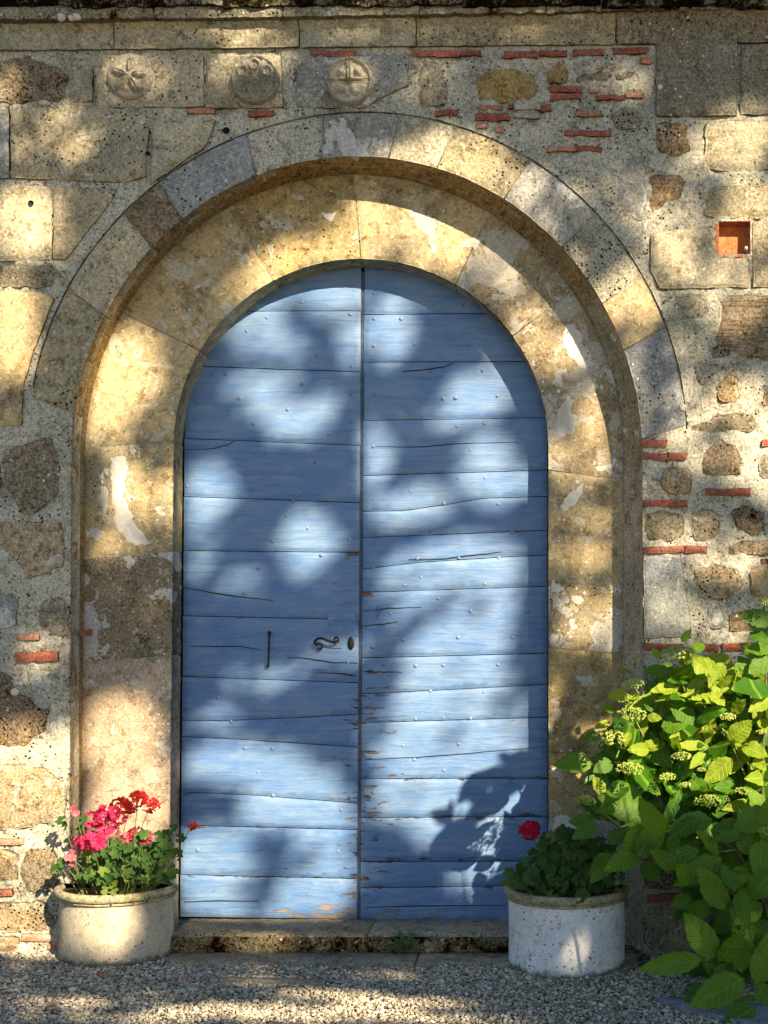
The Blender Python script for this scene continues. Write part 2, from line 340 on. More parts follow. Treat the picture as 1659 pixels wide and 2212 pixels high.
M['hyd_lit'] = leaf_mat('lit_hydrangea_leaf', (0.20, 0.31, 0.016), (0.30, 0.38, 0.03), (0.40, 0.50, 0.02), 0.34, 8.0, 1.0)  # brighter copy for leaves in the sun: sunlight put into the colour
M['hyd_mid'] = leaf_mat('mid_hydrangea_leaf', (0.085, 0.20, 0.011), (0.14, 0.265, 0.017), (0.28, 0.42, 0.02), 0.34, 8.0, 1.0)
M['ger'] = leaf_mat('geranium_leaf', (0.035, 0.095, 0.018), (0.06, 0.135, 0.024), (0.10, 0.2, 0.02), 0.25, 5.0, 1.0, 0.6)
M['ger_young'] = leaf_mat('young_geranium_leaf', (0.13, 0.21, 0.035), (0.18, 0.26, 0.05), (0.25, 0.33, 0.04), 0.3, 5.0, 1.0, 0.6)
M['weed'] = leaf_mat('weed_leaf', (0.06, 0.13, 0.025), (0.10, 0.18, 0.035), (0.15, 0.25, 0.03), 0.3, 4.0, 1.0, 0.6)
M['crown'] = leaf_mat('tree_leaf', (0.045, 0.10, 0.02), (0.07, 0.13, 0.025), (0.08, 0.14, 0.02), 0.10, 6.0, 0.05)
M['floret'] = petal('hydrangea_floret', (0.54, 0.65, 0.15))

# ------------------------------------------------------------------ slab builder
def inside(poly, pts):
    x, y = pts[:, 0], pts[:, 1]; res = np.zeros(len(pts), bool); n = len(poly)
    for i in range(n):
        x1, y1 = poly[i]; x2, y2 = poly[(i+1) % n]
        if y1 == y2: continue
        c = ((y1 > y) != (y2 > y)) & (x < (x2-x1)*(y-y1)/(y2-y1)+x1); res ^= c
    return res
def edge_dist(poly, pts):
    best = np.full(len(pts), 1e9); P0 = np.asarray(poly, float); n = len(P0)
    for i in range(n):
        a = P0[i]; b = P0[(i+1) % n]; ab = b-a; L = (ab*ab).sum()
        if L < 1e-9: continue
        t = np.clip(((pts-a)@ab)/L, 0, 1); q = a+t[:, None]*ab
        best = np.minimum(best, np.hypot(pts[:, 0]-q[:, 0], pts[:, 1]-q[:, 1]))
    return best
def resample(poly, step, jit, seed, closed=True):
    out = []; n = len(poly)
    for i in range(n):
        a = Vector(poly[i]); b = Vector(poly[(i+1) % n]); L = (b-a).length; k = max(1, int(L/step))
        for j in range(k):
            p = a+(b-a)*(j/k)
            q = Vector((p.x*0.045, p.y*0.045, seed*3.7))
            p = p+Vector((noise.noise(q), noise.noise(q+Vector((17, 5, 2)))))*jit
            q2 = q*3.3
            p = p+Vector((noise.noise(q2), noise.noise(q2+Vector((7, 9, 4)))))*jit*0.45
            out.append((p.x, p.y))
    return out
def chaikin(poly, k=0.11):
    out = []; n = len(poly)
    for i in range(n):
        a = poly[i]; b = poly[(i+1) % n]
        out.append((a[0]*(1-k)+b[0]*k, a[1]*(1-k)+b[1]*k)); out.append((a[0]*k+b[0]*(1-k), a[1]*k+b[1]*(1-k)))
    return out
SEED = [0]
def slab(name, uv, d0, d1, mat, parent, bev=3.0, bw=6.0, amp=2.0, fs=0.03, sp=11, jit=1.6, rnd=0, label=None, bulge=0.0, tilt=(0, 0), dfun=None):
    """stone with outline uv (wall units), front face at depth d0, back at d1; worn rim, uneven face"""
    SEED[0] += 1; sd = SEED[0]
    for _ in range(rnd): uv = chaikin(uv)
    ol = resample(uv, sp*0.8, jit, sd); arr = np.array(ol)
    lo = arr.min(0); hi = arr.max(0)
    gx, gy = np.meshgrid(np.arange(lo[0], hi[0]+sp, sp), np.arange(lo[1], hi[1]+sp, sp))
    g = np.stack([gx.ravel(), gy.ravel()], 1); g += rng.uniform(-0.3, 0.3, g.shape)*sp
    g = g[inside(ol, g)]
    if len(g): g = g[edge_dist(ol, g) > sp*0.5]
    # an inner ring keeps the worn rim crisp
    n = len(ol); area = sum(ol[i][0]*ol[(i+1) % n][1]-ol[(i+1) % n][0]*ol[i][1] for i in range(n)); sg = 1 if area > 0 else -1
    ring = []
    for i in range(n):
        a = ol[i-1]; b = ol[(i+1) % n]; tx, ty = b[0]-a[0], b[1]-a[1]; L = math.hypot(tx, ty) or 1
        ring.append((ol[i][0]-sg*ty/L*bw*0.5, ol[i][1]+sg*tx/L*bw*0.5))
    ring = np.array(ring); ring = ring[inside(ol, ring)]
    if len(ring): ring = ring[edge_dist(ol, ring) > bw*0.35]
    pts = np.concatenate([arr, ring, g]) if len(g) else np.concatenate([arr, ring]) if len(ring) else arr
    co, _, tri, _, _, _ = delaunay_2d_cdt([Vector(p) for p in pts], [(i, (i+1) % n) for i in range(n)], [], 0, 1e-4)
    co = np.array([(c[0], c[1]) for c in co]); tri = np.array(tri)
    cen = co[tri].mean(1); tri = tri[inside(ol, cen)]
    dist = edge_dist(ol, co); cu, cv = co.mean(0); span = max(hi-lo)/2
    dep = np.zeros(len(co))
    for i, (u, v) in enumerate(co):
        q = Vector((u*fs, v*fs, sd*2.3))
        e = max(0.0, 1-dist[i]/bw)
        nz = noise.noise(q)*0.7+noise.noise(q*2.7)*0.45+noise.noise(q*6.5)*0.25
        dep[i] = d0+bev*e*e+amp*nz-bulge*min(1, dist[i]/(span*0.6))+tilt[0]*(u-cu)+tilt[1]*(v-cv)
        if dfun: dep[i] += dfun(u, v)
    verts = [W(co[i][0], co[i][1], dep[i]) for i in range(len(co))]
    faces = []
    for t in tri:
        a, b, c = (verts[k] for k in t)
        faces.append(tuple(int(k) for k in (t if (b-a).cross(c-a).y < 0 else t[::-1])))
    # sides: outline vertices are the first n (delaunay keeps them)
    base = len(verts); 
    for i in range(n): verts.append(W(co[i][0], co[i][1], d1))
    for i in range(n):
        j = (i+1) % n
        faces.append((i, j, base+j, base+i) if sg < 0 else (j, i, base+i, base+j))
    return add(name, verts, faces, mat, parent, True, label)
def px(poly, d=0.0): return [U(x, y, d) for x, y in poly]

# ------------------------------------------------------------------ portal curves (wall units at their own depth)
def curve(cx, cy, al, ar, b, xl, xr, d):
    def f(t):
        if t <= 1: x, y = xl+(cx-al-xl)*t, 2075+(cy-2075)*t
        elif t < 2:
            th = (t-1)*math.pi; c = math.cos(th)
            x = cx-(al if c > 0 else ar)*c; y = cy-b*math.sin(th)
        else: x, y = cx+ar+(xr-cx-ar)*(t-2), cy+(2075-cy)*(t-2)
        return U(x, y, d)
    return f
cA = curve(772, 985, 617, 616, 647, 150, 1389, 0)
cC = curve(765, 985, 581, 581, 608, 172, 1344, D1)
cD = curve(780, 963, 405, 405, 405, 364, 1185, D1)
cO = curve(790, 960, 732, 696, 720, 58, 1486, 0)
def seg(f, t0, t1, n): return [f(t0+(t1-t0)*i/n) for i in range(n+1)]
def leg_t(y, cy, right=False): return 2+(y-cy)/(2075-cy) if right else (2075-y)/(2075-cy)

# ================================================================== THE SETTING: ground
def ground_z(x, y): return 0.006*noise.noise(Vector((x*2.1, y*2.1, 3)))+0.004*noise.noise(Vector((x*6, y*6, 9)))
n = NT('gravel_bed'); v = n.coords(False); vo = n.voro(v, 85); vc = n.sep(vo.outputs['Color'])
gc = n.mix(vc[0], (0.16, 0.145, 0.115), (0.50, 0.46, 0.37)); gc = n.mix(n.step(vo.outputs['Distance'], 0.35, 0.6), gc, (0.05, 0.045, 0.035))
M['ground'] = n.bsdf(gc, 0.95, n.bump(n.math('SUBTRACT', 1.0, vo.outputs['Distance']), 0.8, 0.008), 0.2)
xs = np.concatenate([[-60, -20, -6], np.linspace(-2.6, 2.6, 66), [6, 20, 60]]); ys = np.concatenate([[-60, -20, -7, -3.5], np.linspace(-2.4, 0.4, 40), [1.5]])
V = []; F = []
for j, y in enumerate(ys):
    for i, x in enumerate(xs): V.append((x, y, ground_z(x, y)-0.004))
nx = len(xs)
for j in range(len(ys)-1):
    for i in range(nx-1): F.append((j*nx+i, j*nx+i+1, (j+1)*nx+i+1, (j+1)*nx+i))
gr = add('ground', V, F, M['ground']); gr['kind'] = 'structure'

n = NT('gravel_stone')
ri = n.n('ShaderNodeNewGeometry').outputs['Random Per Island']
cr = n.n('ShaderNodeValToRGB'); n.put(cr.inputs[0], ri)
el = cr.color_ramp.elements; el[0].position = 0; el[0].color = (0.20, 0.18, 0.14, 1); el[1].position = 1; el[1].color = (0.82, 0.77, 0.64, 1)
for p_, c_ in ((0.25, (0.34, 0.30, 0.225, 1)), (0.55, (0.54, 0.485, 0.365, 1)), (0.85, (0.68, 0.625, 0.49, 1))):
    e = el.new(p_); e.color = c_
gn = n.noise(n.coords(False), 220, 4, 0.6)
M['pebble'] = n.bsdf(n.mix(n.math('MULTIPLY', n.step(gn, 0.4, 0.7), 0.4), cr.outputs[0], (0.08, 0.07, 0.055)), 0.85, n.bump(gn, 0.4, 0.002), 0.3)
def ico():
    bm = bmesh.new(); bmesh.ops.create_icosphere(bm, subdivisions=1, radius=1.0)
    Vv = np.array([v.co[:] for v in bm.verts]); Ff = np.array([[v.index for v in f.verts] for f in bm.faces]); bm.free(); return Vv, Ff
IV, IF = ico()
def pebble_field(N, x0, x1, y0, y1, keep):
    x = rng.uniform(x0, x1, N); y = rng.uniform(y0, y1, N)
    k = np.array([keep(a, b) for a, b in zip(x, y)]); x = x[k]; y = y[k]; N = len(x)
    r = rng.lognormal(math.log(0.0038), 0.36, N).clip(0.0025, 0.011)
    z = np.array([ground_z(a, b) for a, b in zip(x, y)])+r*rng.uniform(-0.2, 0.75, N)
    sc = np.stack([rng.uniform(0.8, 1.5, N), rng.uniform(0.7, 1.1, N), rng.uniform(0.5, 0.85, N)], 1)*r[:, None]
    L = IV[None]*(1+rng.uniform(-0.22, 0.22, (N, len(IV), 1)))*sc[:, None]
    a = rng.uniform(0, 6.28, N); b = rng.normal(0, 0.45, N); ca, sa, cb, sb = np.cos(a)[:, None], np.sin(a)[:, None], np.cos(b)[:, None], np.sin(b)[:, None]
    X, Y, Z = L[..., 0], L[..., 1], L[..., 2]
    Y, Z = Y*cb-Z*sb, Y*sb+Z*cb; X, Y = X*ca-Y*sa, X*sa+Y*ca
    V = np.stack([X+x[:, None], Y+y[:, None], Z+z[:, None]], 2).reshape(-1, 3)
    F = (IF[None]+(np.arange(N)*len(IV))[:, None, None]).reshape(-1, 3)
    return V, F
SLX0, SLX1 = P(372, 2080, -20).x, P(1400, 2080, -20).x
def keep(x, y):
    if y > -0.205+0.012*noise.noise(Vector((x*9, 0, 0))) and SLX0 < x < SLX1: return rng.random() < 0.012
    return y < 0.0
V, F = pebble_field(74000, -1.9, 1.9, -1.08, 0.0, keep)
me = big_mesh('gravel', V, F, M['pebble'], False); o = link('gravel', me); o['kind'] = 'stuff'

# ================================================================== STONE WALL
wall = thing('stone_wall', 'old rubble wall of pale stones, mortar and thin red bricks with three carved roundels', 'wall', W(829.5, GY, 0))
def ipol(poly, m, d=0): return slab('stone', px(poly), d, 30, M[m], wall, **{})
# --- list of facing stones: outline in photo measure, material, how proud (wall units), roundness
ST = [
 ([(-120,125),(0,128),(60,122),(120,143),(143,165),(143,218),(5,220),(-120,222)], 'brown', -3, 1),
 ([(150,125),(199,122),(199,218),(150,220)], 'ashlar', -1, 0),
 ([(204,118),(396,120),(440,122),(440,228),(402,232),(205,232)], 'ashlar', -4, 0),
 ([(446,114),(608,120),(612,233),(446,233)], 'ashlar', -4, 0),
 ([(640,122),(882,120),(882,183),(822,212),(792,232),(640,232)], 'pale', -4, 0),
 ([(914,128),(946,128),(955,160),(965,198),(962,230),(911,235),(901,179)], 'grey', -4, 1),
 ([(1025,168),(1062,150),(1110,150),(1150,160),(1160,195),(1150,215),(1070,222),(1030,215)], 'ochre', -3, 1),
 ([(-120,230),(20,230),(20,385),(-120,388)], 'pale', -4, 0),
 ([(25,240),(120,226),(200,228),(296,240),(322,262),(316,380),(270,393),(25,385)], 'ashlar', -5, 0),
 ([(329,252),(466,260),(444,318),(400,346),(362,374),(326,398)], 'ashlar', -5, 0),
 ([(-120,394),(108,400),(112,445),(112,562),(-120,566)], 'ashlar', -4, 0),
 ([(116,403),(250,407),(245,428),(205,480),(165,530),(142,560),(116,560)], 'ashlar', -3, 0),
 ([(-120,572),(60,570),(112,568),(130,590),(110,622),(-120,618)], 'grey', -2, 1),
 ([(-120,626),(84,630),(118,644),(100,690),(80,740),(60,800),(50,830),(46,918),(-120,925)], 'ochre', -4, 0),
 ([(8,968),(53,957),(104,943),(129,990),(129,1035),(123,1077),(56,1117),(31,1083),(6,1043)], 'brown', -4, 1),
 ([(-120,960),(-4,965),(0,1040),(-10,1110),(-120,1112)], 'grey', -3, 1),
 ([(-60,1124),(40,1126),(129,1122),(137,1174),(140,1219),(84,1244),(56,1252),(48,1230),(0,1180),(-60,1170)], 'rough', -3, 1),
 ([(-70,1279),(28,1280),(36,1303),(35,1359),(-70,1359)], 'pale', -4, 1),
 ([(92,1292),(148,1294),(150,1376),(112,1373),(84,1342),(81,1314)], 'grey', -4, 1),
 ([(-90,1445),(17,1454),(42,1499),(106,1538),(98,1580),(42,1614),(-90,1600)], 'brown', -4, 1),
 ([(-90,1650),(40,1648),(100,1662),(144,1690),(140,1766),(40,1793),(-90,1800)], 'rough', -3, 1),
 ([(56,1832),(120,1835),(132,1870),(120,1922),(60,1932),(46,1880)], 'brown', -4, 1),
 ([(-90,1835),(40,1838),(38,1905),(-90,1910)], 'rough', -3, 1),
 ([(-90,1948),(96,1948),(118,1990),(110,2010),(-90,2012)], 'rough', -4, 1),
 ([(-90,2020),(40,2022),(40,2058),(-90,2058)], 'rough', -4, 1),
 ([(60,1445),(132,1445),(140,1500),(110,1525),(66,1500)], 'mortar', -2, 1),
 # right of the arch
 ([(1418,90),(1510,88),(1593,88),(1591,250),(1417,252)], 'grey', -6, 0),
 ([(1602,97),(1780,92),(1780,245),(1600,248)], 'grey', -5, 0),
 ([(1179,160),(1195,144),(1210,139),(1228,151),(1232,176),(1184,181)], 'ochre', -6, 1),
 ([(1245,167),(1260,156),(1310,153),(1320,165),(1310,176),(1250,177)], 'grey', -3, 1),
 ([(1328,160),(1382,155),(1386,163),(1332,169)], 'swirl', -3, 1),
 ([(1317,243),(1350,230),(1372,234),(1387,266),(1379,278),(1328,278)], 'grey', -4, 1),
 ([(1413,268),(1480,265),(1491,324),(1465,336),(1436,333),(1418,313)], 'brown', -4, 1),
 ([(1520,264),(1600,259),(1780,262),(1780,350),(1600,374),(1520,364)], 'ashlar', -4, 1),
 ([(1327,356),(1361,342),(1393,356),(1397,430),(1394,468),(1376,475),(1336,450)], 'pale', -3, 1),
 ([(1402,374),(1472,376),(1475,425),(1440,441),(1408,462)], 'swirl', -2, 1),
 ([(1530,404),(1780,396),(1780,468),(1522,470)], 'ashlar', -4, 1),
 ([(1408,505),(1480,494),(1546,492),(1546,556),(1618,558),(1618,620),(1425,624),(1406,585)], 'ashlar', -4, 0),
 ([(1627,478),(1780,476),(1780,618),(1627,620)], 'ashlar', -4, 0),
 ([(1561,637),(1780,637),(1780,775),(1620,775),(1580,761),(1538,733),(1555,688)], 'swirl', -4, 1),
 ([(1446,632),(1530,634),(1527,686),(1476,692)], 'grey', -1, 1),
 ([(1535,752),(1562,744),(1577,752),(1576,768),(1543,774)], 'brown', -4, 1),
 ([(1538,835),(1572,810),(1597,817),(1593,867),(1560,868)], 'rough', -4, 1),
 ([(1494,925),(1544,898),(1608,892),(1634,906),(1631,931),(1496,932)], 'grey', -4, 1),
 ([(1648,840),(1690,830),(1700,870),(1650,874)], 'brown', -4, 1),
 ([(1516,995),(1527,965),(1555,950),(1592,965),(1602,1001),(1597,1026),(1524,1023)], 'brown', -6, 1),
 ([(1434,1015),(1460,1006),(1494,1020),(1497,1049),(1488,1067),(1440,1064),(1432,1037)], 'rough', -6, 1),
 ([(1394,1112),(1425,1102),(1476,1112),(1481,1150),(1470,1167),(1396,1165)], 'grey', -5, 1),
 ([(1493,1112),(1520,1100),(1556,1108),(1558,1150),(1540,1166),(1496,1160)], 'grey', -5, 1),
 ([(1580,1104),(1612,1090),(1650,1108),(1654,1140),(1630,1158),(1590,1140)], 'brown', -5, 1),
 ([(1576,1176),(1620,1166),(1690,1172),(1690,1198),(1582,1198)], 'brown', -4, 1),
 ([(1640,985),(1690,980),(1700,1035),(1645,1030)], 'grey', -4, 1),
 ([(1391,1201),(1470,1204),(1482,1270),(1494,1374),(1391,1378)], 'blue', -5, 0),
 ([(1503,1230),(1545,1222),(1590,1226),(1606,1266),(1575,1292),(1515,1295),(1500,1260)], 'rough', -6, 1),
 ([(1618,1226),(1700,1220),(1700,1290),(1625,1285)], 'ochre', -5, 1),
 ([(1533,1312),(1560,1308),(1565,1340),(1558,1358),(1535,1356)], 'pale', -5, 1),
 ([(1575,1323),(1640,1315),(1642,1368),(1578,1368)], 'swirl', -5, 1),
 ([(1395,1440),(1470,1436),(1490,1500),(1470,1540),(1396,1540)], 'grey', -4, 1),
 ([(1500,1430),(1600,1436),(1605,1520),(1505,1520)], 'ochre', -4, 1),
 ([(1394,1570),(1500,1565),(1505,1660),(1394,1664)], 'grey', -4, 1),
 ([(1520,1545),(1680,1540),(1680,1640),(1525,1650)], 'brown', -4, 1),
 ([(1394,1690),(1480,1688),(1486,1790),(1394,1792)], 'ashlar', -4, 1),
 ([(1500,1680),(1650,1680),(1650,1780),(1505,1785)], 'grey', -4, 1),
 ([(1394,1830),(1470,1825),(1480,1920),(1394,1924)], 'brown', -4, 1),
 ([(1500,1820),(1640,1815),(1650,1930),(1500,1935)], 'ochre', -4, 1),
 ([(1394,1955),(1500,1952),(1510,2052),(1394,2056)], 'ashlar', -4, 1),
 ([(1520,1960),(1640,1955),(1660,2050),(1520,2056)], 'brown', -4, 1),
 # mortared lumps that barely show
 ([(650,128),(640,160),(625,200),(618,160),(625,130)], 'pale', -2, 1),
 ([(1180,215),(1230,210),(1240,240),(1190,246)], 'mortar', -2, 1),
 ([(1500,780),(1560,790),(1560,806),(1510,830)], 'mortar', -2, 1),
]
for poly, m, pr, rd in ST:
    big = max(abs(poly[0][0]-p[0]) for p in poly) > 70
    slab('stone', px(poly), pr+(1.2 if rd else 0), 26, M[m], wall, bev=3.0 if rd else 3.5, bw=8 if rd else 5, amp=3.2 if rd else 1.9, fs=0.04 if rd else 0.03, jit=7.5 if rd else 2.4, rnd=rd, sp=12 if big else 8,
         bulge=0.8 if rd else 0.3, tilt=(random.uniform(-0.02, 0.02), random.uniform(-0.02, 0.02)))
# --- bricks: x0, x1, y0, y1, kind
BR = [(670,767,110,122,'brick'),(890,994,110,123,'brick'),(996,1039,111,122,'brick'),(404,464,236,246,'brick_pale'),(536,594,240,252,'brick'),
 (940,989,238,250,'brick'),(1034,1087,229,238,'brick_pale'),(1027,1100,246,261,'brick'),(1029,1053,269,277,'brick_pale'),(1069,1085,275,285,'brick_pale'),
 (1089,1159,112,126,'brick'),(1166,1224,110,122,'brick'),(1237,1305,107,121,'brick'),(1325,1399,104,117,'brick'),(1384,1409,124,138,'brick_pale'),
 (1185,1258,187,200,'brick'),(1188,1257,203,216,'brick'),(1271,1287,195,202,'brick_pale'),(1289,1350,206,216,'brick'),(1351,1390,202,212,'brick_pale'),
 (1098,1110,225,235,'brick'),(1111,1168,225,238,'brick_white'),(1169,1190,228,240,'brick'),(1109,1165,245,256,'brick_white'),
 (1242,1298,242,252,'brick_pale'),(1219,1319,282,294,'brick'),(1184,1243,317,327,'brick_pale'),(1245,1302,317,328,'brick'),
 (35,85,1369,1383,'brick_pale'),(36,126,1408,1429,'brick'),(-60,53,1811,1824,'brick_pale'),(-60,27,1921,1935,'brick'),(49,128,2017,2032,'brick_pale'),(104,128,2040,2050,'brick_pale'),
 (1386,1441,951,966,'brick'),(1390,1442,979,994,'brick'),(1444,1485,979,993,'brick'),(1646,1700,950,964,'brick'),(1524,1620,1056,1070,'brick'),(1389,1481,1080,1094,'brick'),
 (1390,1479,1180,1194,'brick'),(1481,1528,1179,1194,'brick'),(1645,1700,1207,1220,'brick'),(1390,1476,1390,1406,'brick'),(1521,1554,1391,1406,'brick'),(1560,1624,1389,1404,'brick'),
 (1397,1470,1931,1948,'brick'),(1394,1450,1545,1560,'brick'),(1510,1600,1660,1672,'brick'),(1394,1440,1806,1819,'brick')]
for x0, x1, y0, y1, m in BR:
    k = random.uniform(-1.5, 1.5)
    slab('brick', px([(x0, y0+k), (x1, y0-k), (x1+random.uniform(-2, 2), y1-k), (x0+random.uniform(-2, 2), y1+k)]), -5.5+random.uniform(-1, 1), 24, M[m], wall, bev=2.2, bw=3.5, amp=1.6, fs=0.06, jit=random.choice((1.2, 2.0, 3.2)), sp=7)
# --- mortar sheet with the stones' crevices pressed into it
tOL, tOR = 1.055, 1.985
a0 = 1.0+0.07; 
outer = [U(x, y) for x, y in [(-260, 104), (-260, 2085)]]
left_leg = seg(cA, 0.0, 1.045, 40); ringo = seg(cO, tOL, tOR, 120); right_leg = seg(cA, 1.985, 3.0, 40)
path = outer+left_leg+ringo+right_leg+[U(1920, 2085), U(1920, 84)]
HOLE = px([(1553, 478), (1621, 476), (1622, 548), (1554, 550)])
ol = resample(path, 12, 0.0, 0); n0 = len(ol)
arr = np.array(ol); hole = resample(HOLE, 12, 0, 0)
sp = 6.5
gx, gy = np.meshgrid(np.arange(-255, 1918, sp), np.arange(86, 2084, sp)); g = np.stack([gx.ravel(), gy.ravel()], 1)
far = (g[:, 0] < -20) | (g[:, 0] > 1690); g = g[~far | (rng.random(len(g)) < 0.15)]
g = g+rng.uniform(-0.3, 0.3, g.shape)*sp
g = g[inside(ol, g) & ~inside(hole, g)]
keepm = np.ones(len(g), bool)
for q in (ol, hole):
    near = edge_dist(q, g) if len(q) < 60 else None
    if near is not None: keepm &= near > 4
dd = np.full(len(g), 1e9)
A_ = np.array(ol)
for i in range(0, len(g), 4000):
    blk = g[i:i+4000]; dd[i:i+4000] = np.sqrt(((blk[:, None]-A_[None])**2).sum(2)).min(1)
keepm &= dd > 4.5; g = g[keepm]
pts = np.concatenate([arr, np.array(hole), g]); nh = len(hole)
edges = [(i, (i+1) % n0) for i in range(n0)]+[(n0+i, n0+(i+1) % nh) for i in range(nh)]
co, _, tri, _, _, _ = delaunay_2d_cdt([Vector(p) for p in pts], edges, [], 0, 1e-4)
co = np.array([(c[0], c[1]) for c in co]); tri = np.array(tri); cen = co[tri].mean(1)
tri = tri[inside(ol, cen) & ~inside(hole, cen)]
dep = np.array([1.5+2.6*noise.noise(Vector((u*0.012, v*0.012, 5)))+2.2*noise.noise(Vector((u*0.05, v*0.05, 2)))+1.5*noise.noise(Vector((u*0.13, v*0.13, 8))) for u, v in co])
for (poly, m, pr, rd) in [(s_[0], s_[1], s_[2], s_[3]) for s_ in ST]+[([(b[0], b[2]), (b[1], b[2]), (b[1], b[3]), (b[0], b[3])], 'b', -5, 0) for b in BR]:
    uv = np.array(px(poly)); lo = uv.min(0)-14; hi = uv.max(0)+14
    idx = np.where((co[:, 0] > lo[0]) & (co[:, 0] < hi[0]) & (co[:, 1] > lo[1]) & (co[:, 1] < hi[1]))[0]
    if not len(idx): continue
    e = edge_dist(uv, co[idx]); ins = inside(uv, co[idx]); e = np.where(ins, 0, e)
    es = np.where(ins, -edge_dist(uv, co[idx]), e)
    nz = np.array([noise.noise(Vector((co[i][0]*0.028, co[i][1]*0.028, 40)))+0.5*noise.noise(Vector((co[i][0]*0.09, co[i][1]*0.09, 11))) for i in idx])
    rim = (0.3+11.5*nz) if rd else (3.0+7.5*nz)      # >0: open crevice, <0: mortar smeared over the stone's edge
    if m == 'b': rim = 1.0+8.0*nz
    f = np.clip(1-np.abs(es)/9.0, 0, 1); deep = np.clip((-es-5)/7.0, 0, 1)
    new = dep[idx]+rim.clip(-7.5, 8.0)*f; dep[idx] = np.where(es < 9, new*(1-deep)+14*deep, dep[idx])
dep[:n0] += 1.0
verts = np.array([W(co[i][0], co[i][1], dep[i])[:] for i in range(len(co))])
nb = len(verts); back = verts[:n0].copy(); back[:, 1] = 0.09
Fm = [tuple(int(k) for k in t[::-1]) for t in tri]
vv = [tuple(v) for v in verts]+[tuple(v) for v in back]
for i in range(n0):
    j = (i+1) % n0; Fm.append((i, j, nb+j, nb+i))
add('mortar', vv, Fm, M['mortar'], wall)
# --- putlog hole lined with terracotta
hx0, hx1 = HOLE[0][0], HOLE[1][0]; hy0, hy1 = HOLE[0][1], HOLE[2][1]; hd = 34
def quad(name, pts, mat, parent, label=None): return add(name, pts, [tuple(range(len(pts)))], mat, parent, False, label)
def boxuv(name, u0, u1, v0, v1, d0, d1, mat, parent, label=None):
    c = [W(u, v, d) for d in (d0, d1) for (u, v) in ((u0, v0), (u1, v0), (u1, v1), (u0, v1))]
    return add(name, c, [(0, 1, 2, 3), (7, 6, 5, 4), (0, 4, 5, 1), (1, 5, 6, 2), (2, 6, 7, 3), (3, 7, 4, 0)], mat, parent, False, label)
boxuv('tile', hx0-6, hx1+6, hy0-6, hy1+6, hd, hd+8, M['terracotta'], wall, 'orange tile at the back of the square hole')
boxuv('tile', hx0-7, hx0-0.5, hy0-6, hy1+6, 2, hd-0.5, M['terracotta'], wall)
boxuv('tile', hx0, hx1, hy0-7, hy0-0.5, 2, hd-0.5, M['brick'], wall)
boxuv('tile', hx1+0.5, hx1+7, hy0-6, hy1+6, 2, hd-0.5, M['grey'], wall)
boxuv('tile', hx0, hx1, hy1+0.5, hy1+7, 2, hd-0.5, M['terracotta'], wall)
# --- frieze course and projecting coping
def topline(x): return 40-26*max(0, (x+50)/1710)**1.6      # underside of the coping
def frline(x): return 113-16*max(0, (x+50)/1500)
js = [-260, 249, 648, 900, 1330, 1920]
for i in range(len(js)-1):
    a, b = js[i]+1, js[i+1]-1
    slab('frieze_stone', [U(a, topline(a)-6), U(b, topline(b)-6), U(b, frline(b)-1), U(a, frline(a)-1)], -9+random.uniform(-1, 1), 40, M[random.choice(['ashlar', 'ashlar', 'ochre', 'grey'] if b < 1000 else ['ashlar', 'mortar', 'grey'])], wall, bev=3, bw=6, amp=1.8, jit=1.6, sp=11,
         dfun=lambda u, v: -16*max(0, (78-v)/40.0)**2)
js = [-260, 40, 330, 610, 905, 1180, 1440, 1700, 1920]
for i in range(len(js)-1):
    a, b = js[i]+1, js[i+1]-1; dd_ = -38
    slab('coping_stone', [U(a, 9, dd_), U(b, 4, dd_), U(b, topline(b)-1, dd_), U(a, topline(a)-1, dd_)], dd_+random.uniform(-2, 2), 40, M['cope'], wall, bev=5, bw=9, amp=2.6, jit=2.6, sp=9)
js = [-260, 150, 480, 760, 1000, 1300, 1580, 1920]
for i in range(len(js)-1):
    a, b = js[i]+1, js[i+1]-1; dd_ = -52
    slab('coping_stone', [U(a, -110, dd_), U(b, -110, dd_), U(b, 5, dd_), U(a, 11, dd_)], dd_+random.uniform(-3, 3), 40, M['cope_dark'], wall, bev=7, bw=12, amp=5, jit=4.5, sp=10)
# --- carved roundels: height over a disc
def bump1(x, s): return math.exp(-(x/s)**2)
def carve1(r, th):
    h = 4.0*bump1(r-0.0, 0.20)
    for a in (78, 160, 225, 300, 10):
        dx = r*math.cos(th-R(a)); dy = r*math.sin(th-R(a))
        if dx > 0:
            w = 0.20*math.sin(min(1, max(0, (dx-0.12)/0.78))*math.pi)+1e-3
            k = max(0, 1-(dy/w)**2) if 0.12 < dx < 0.9 else 0
            h += 5.5*k**0.5-4*bump1(dy, 0.025)*(1 if k > 0 else 0)
    return h
def carve2(r, th):
    h = 5.0*bump1(r, 0.17)
    for k in range(6):
        a = R(90+60*k); dx = r*math.cos(th)-0.58*math.cos(a); dy = r*math.sin(th)-0.58*math.sin(a); q = math.hypot(dx, dy)
        h += 5*bump1(q-0.20, 0.06)+3.0*bump1(q, 0.07)
        b = R(60+60*k); t = r*math.cos(th-b); s = r*math.sin(th-b)
        if 0.22 < t < 0.85: h += 4*bump1(s-0.05, 0.035)+4*bump1(s+0.05, 0.035)
    return h+4*bump1(r-0.93, 0.06)
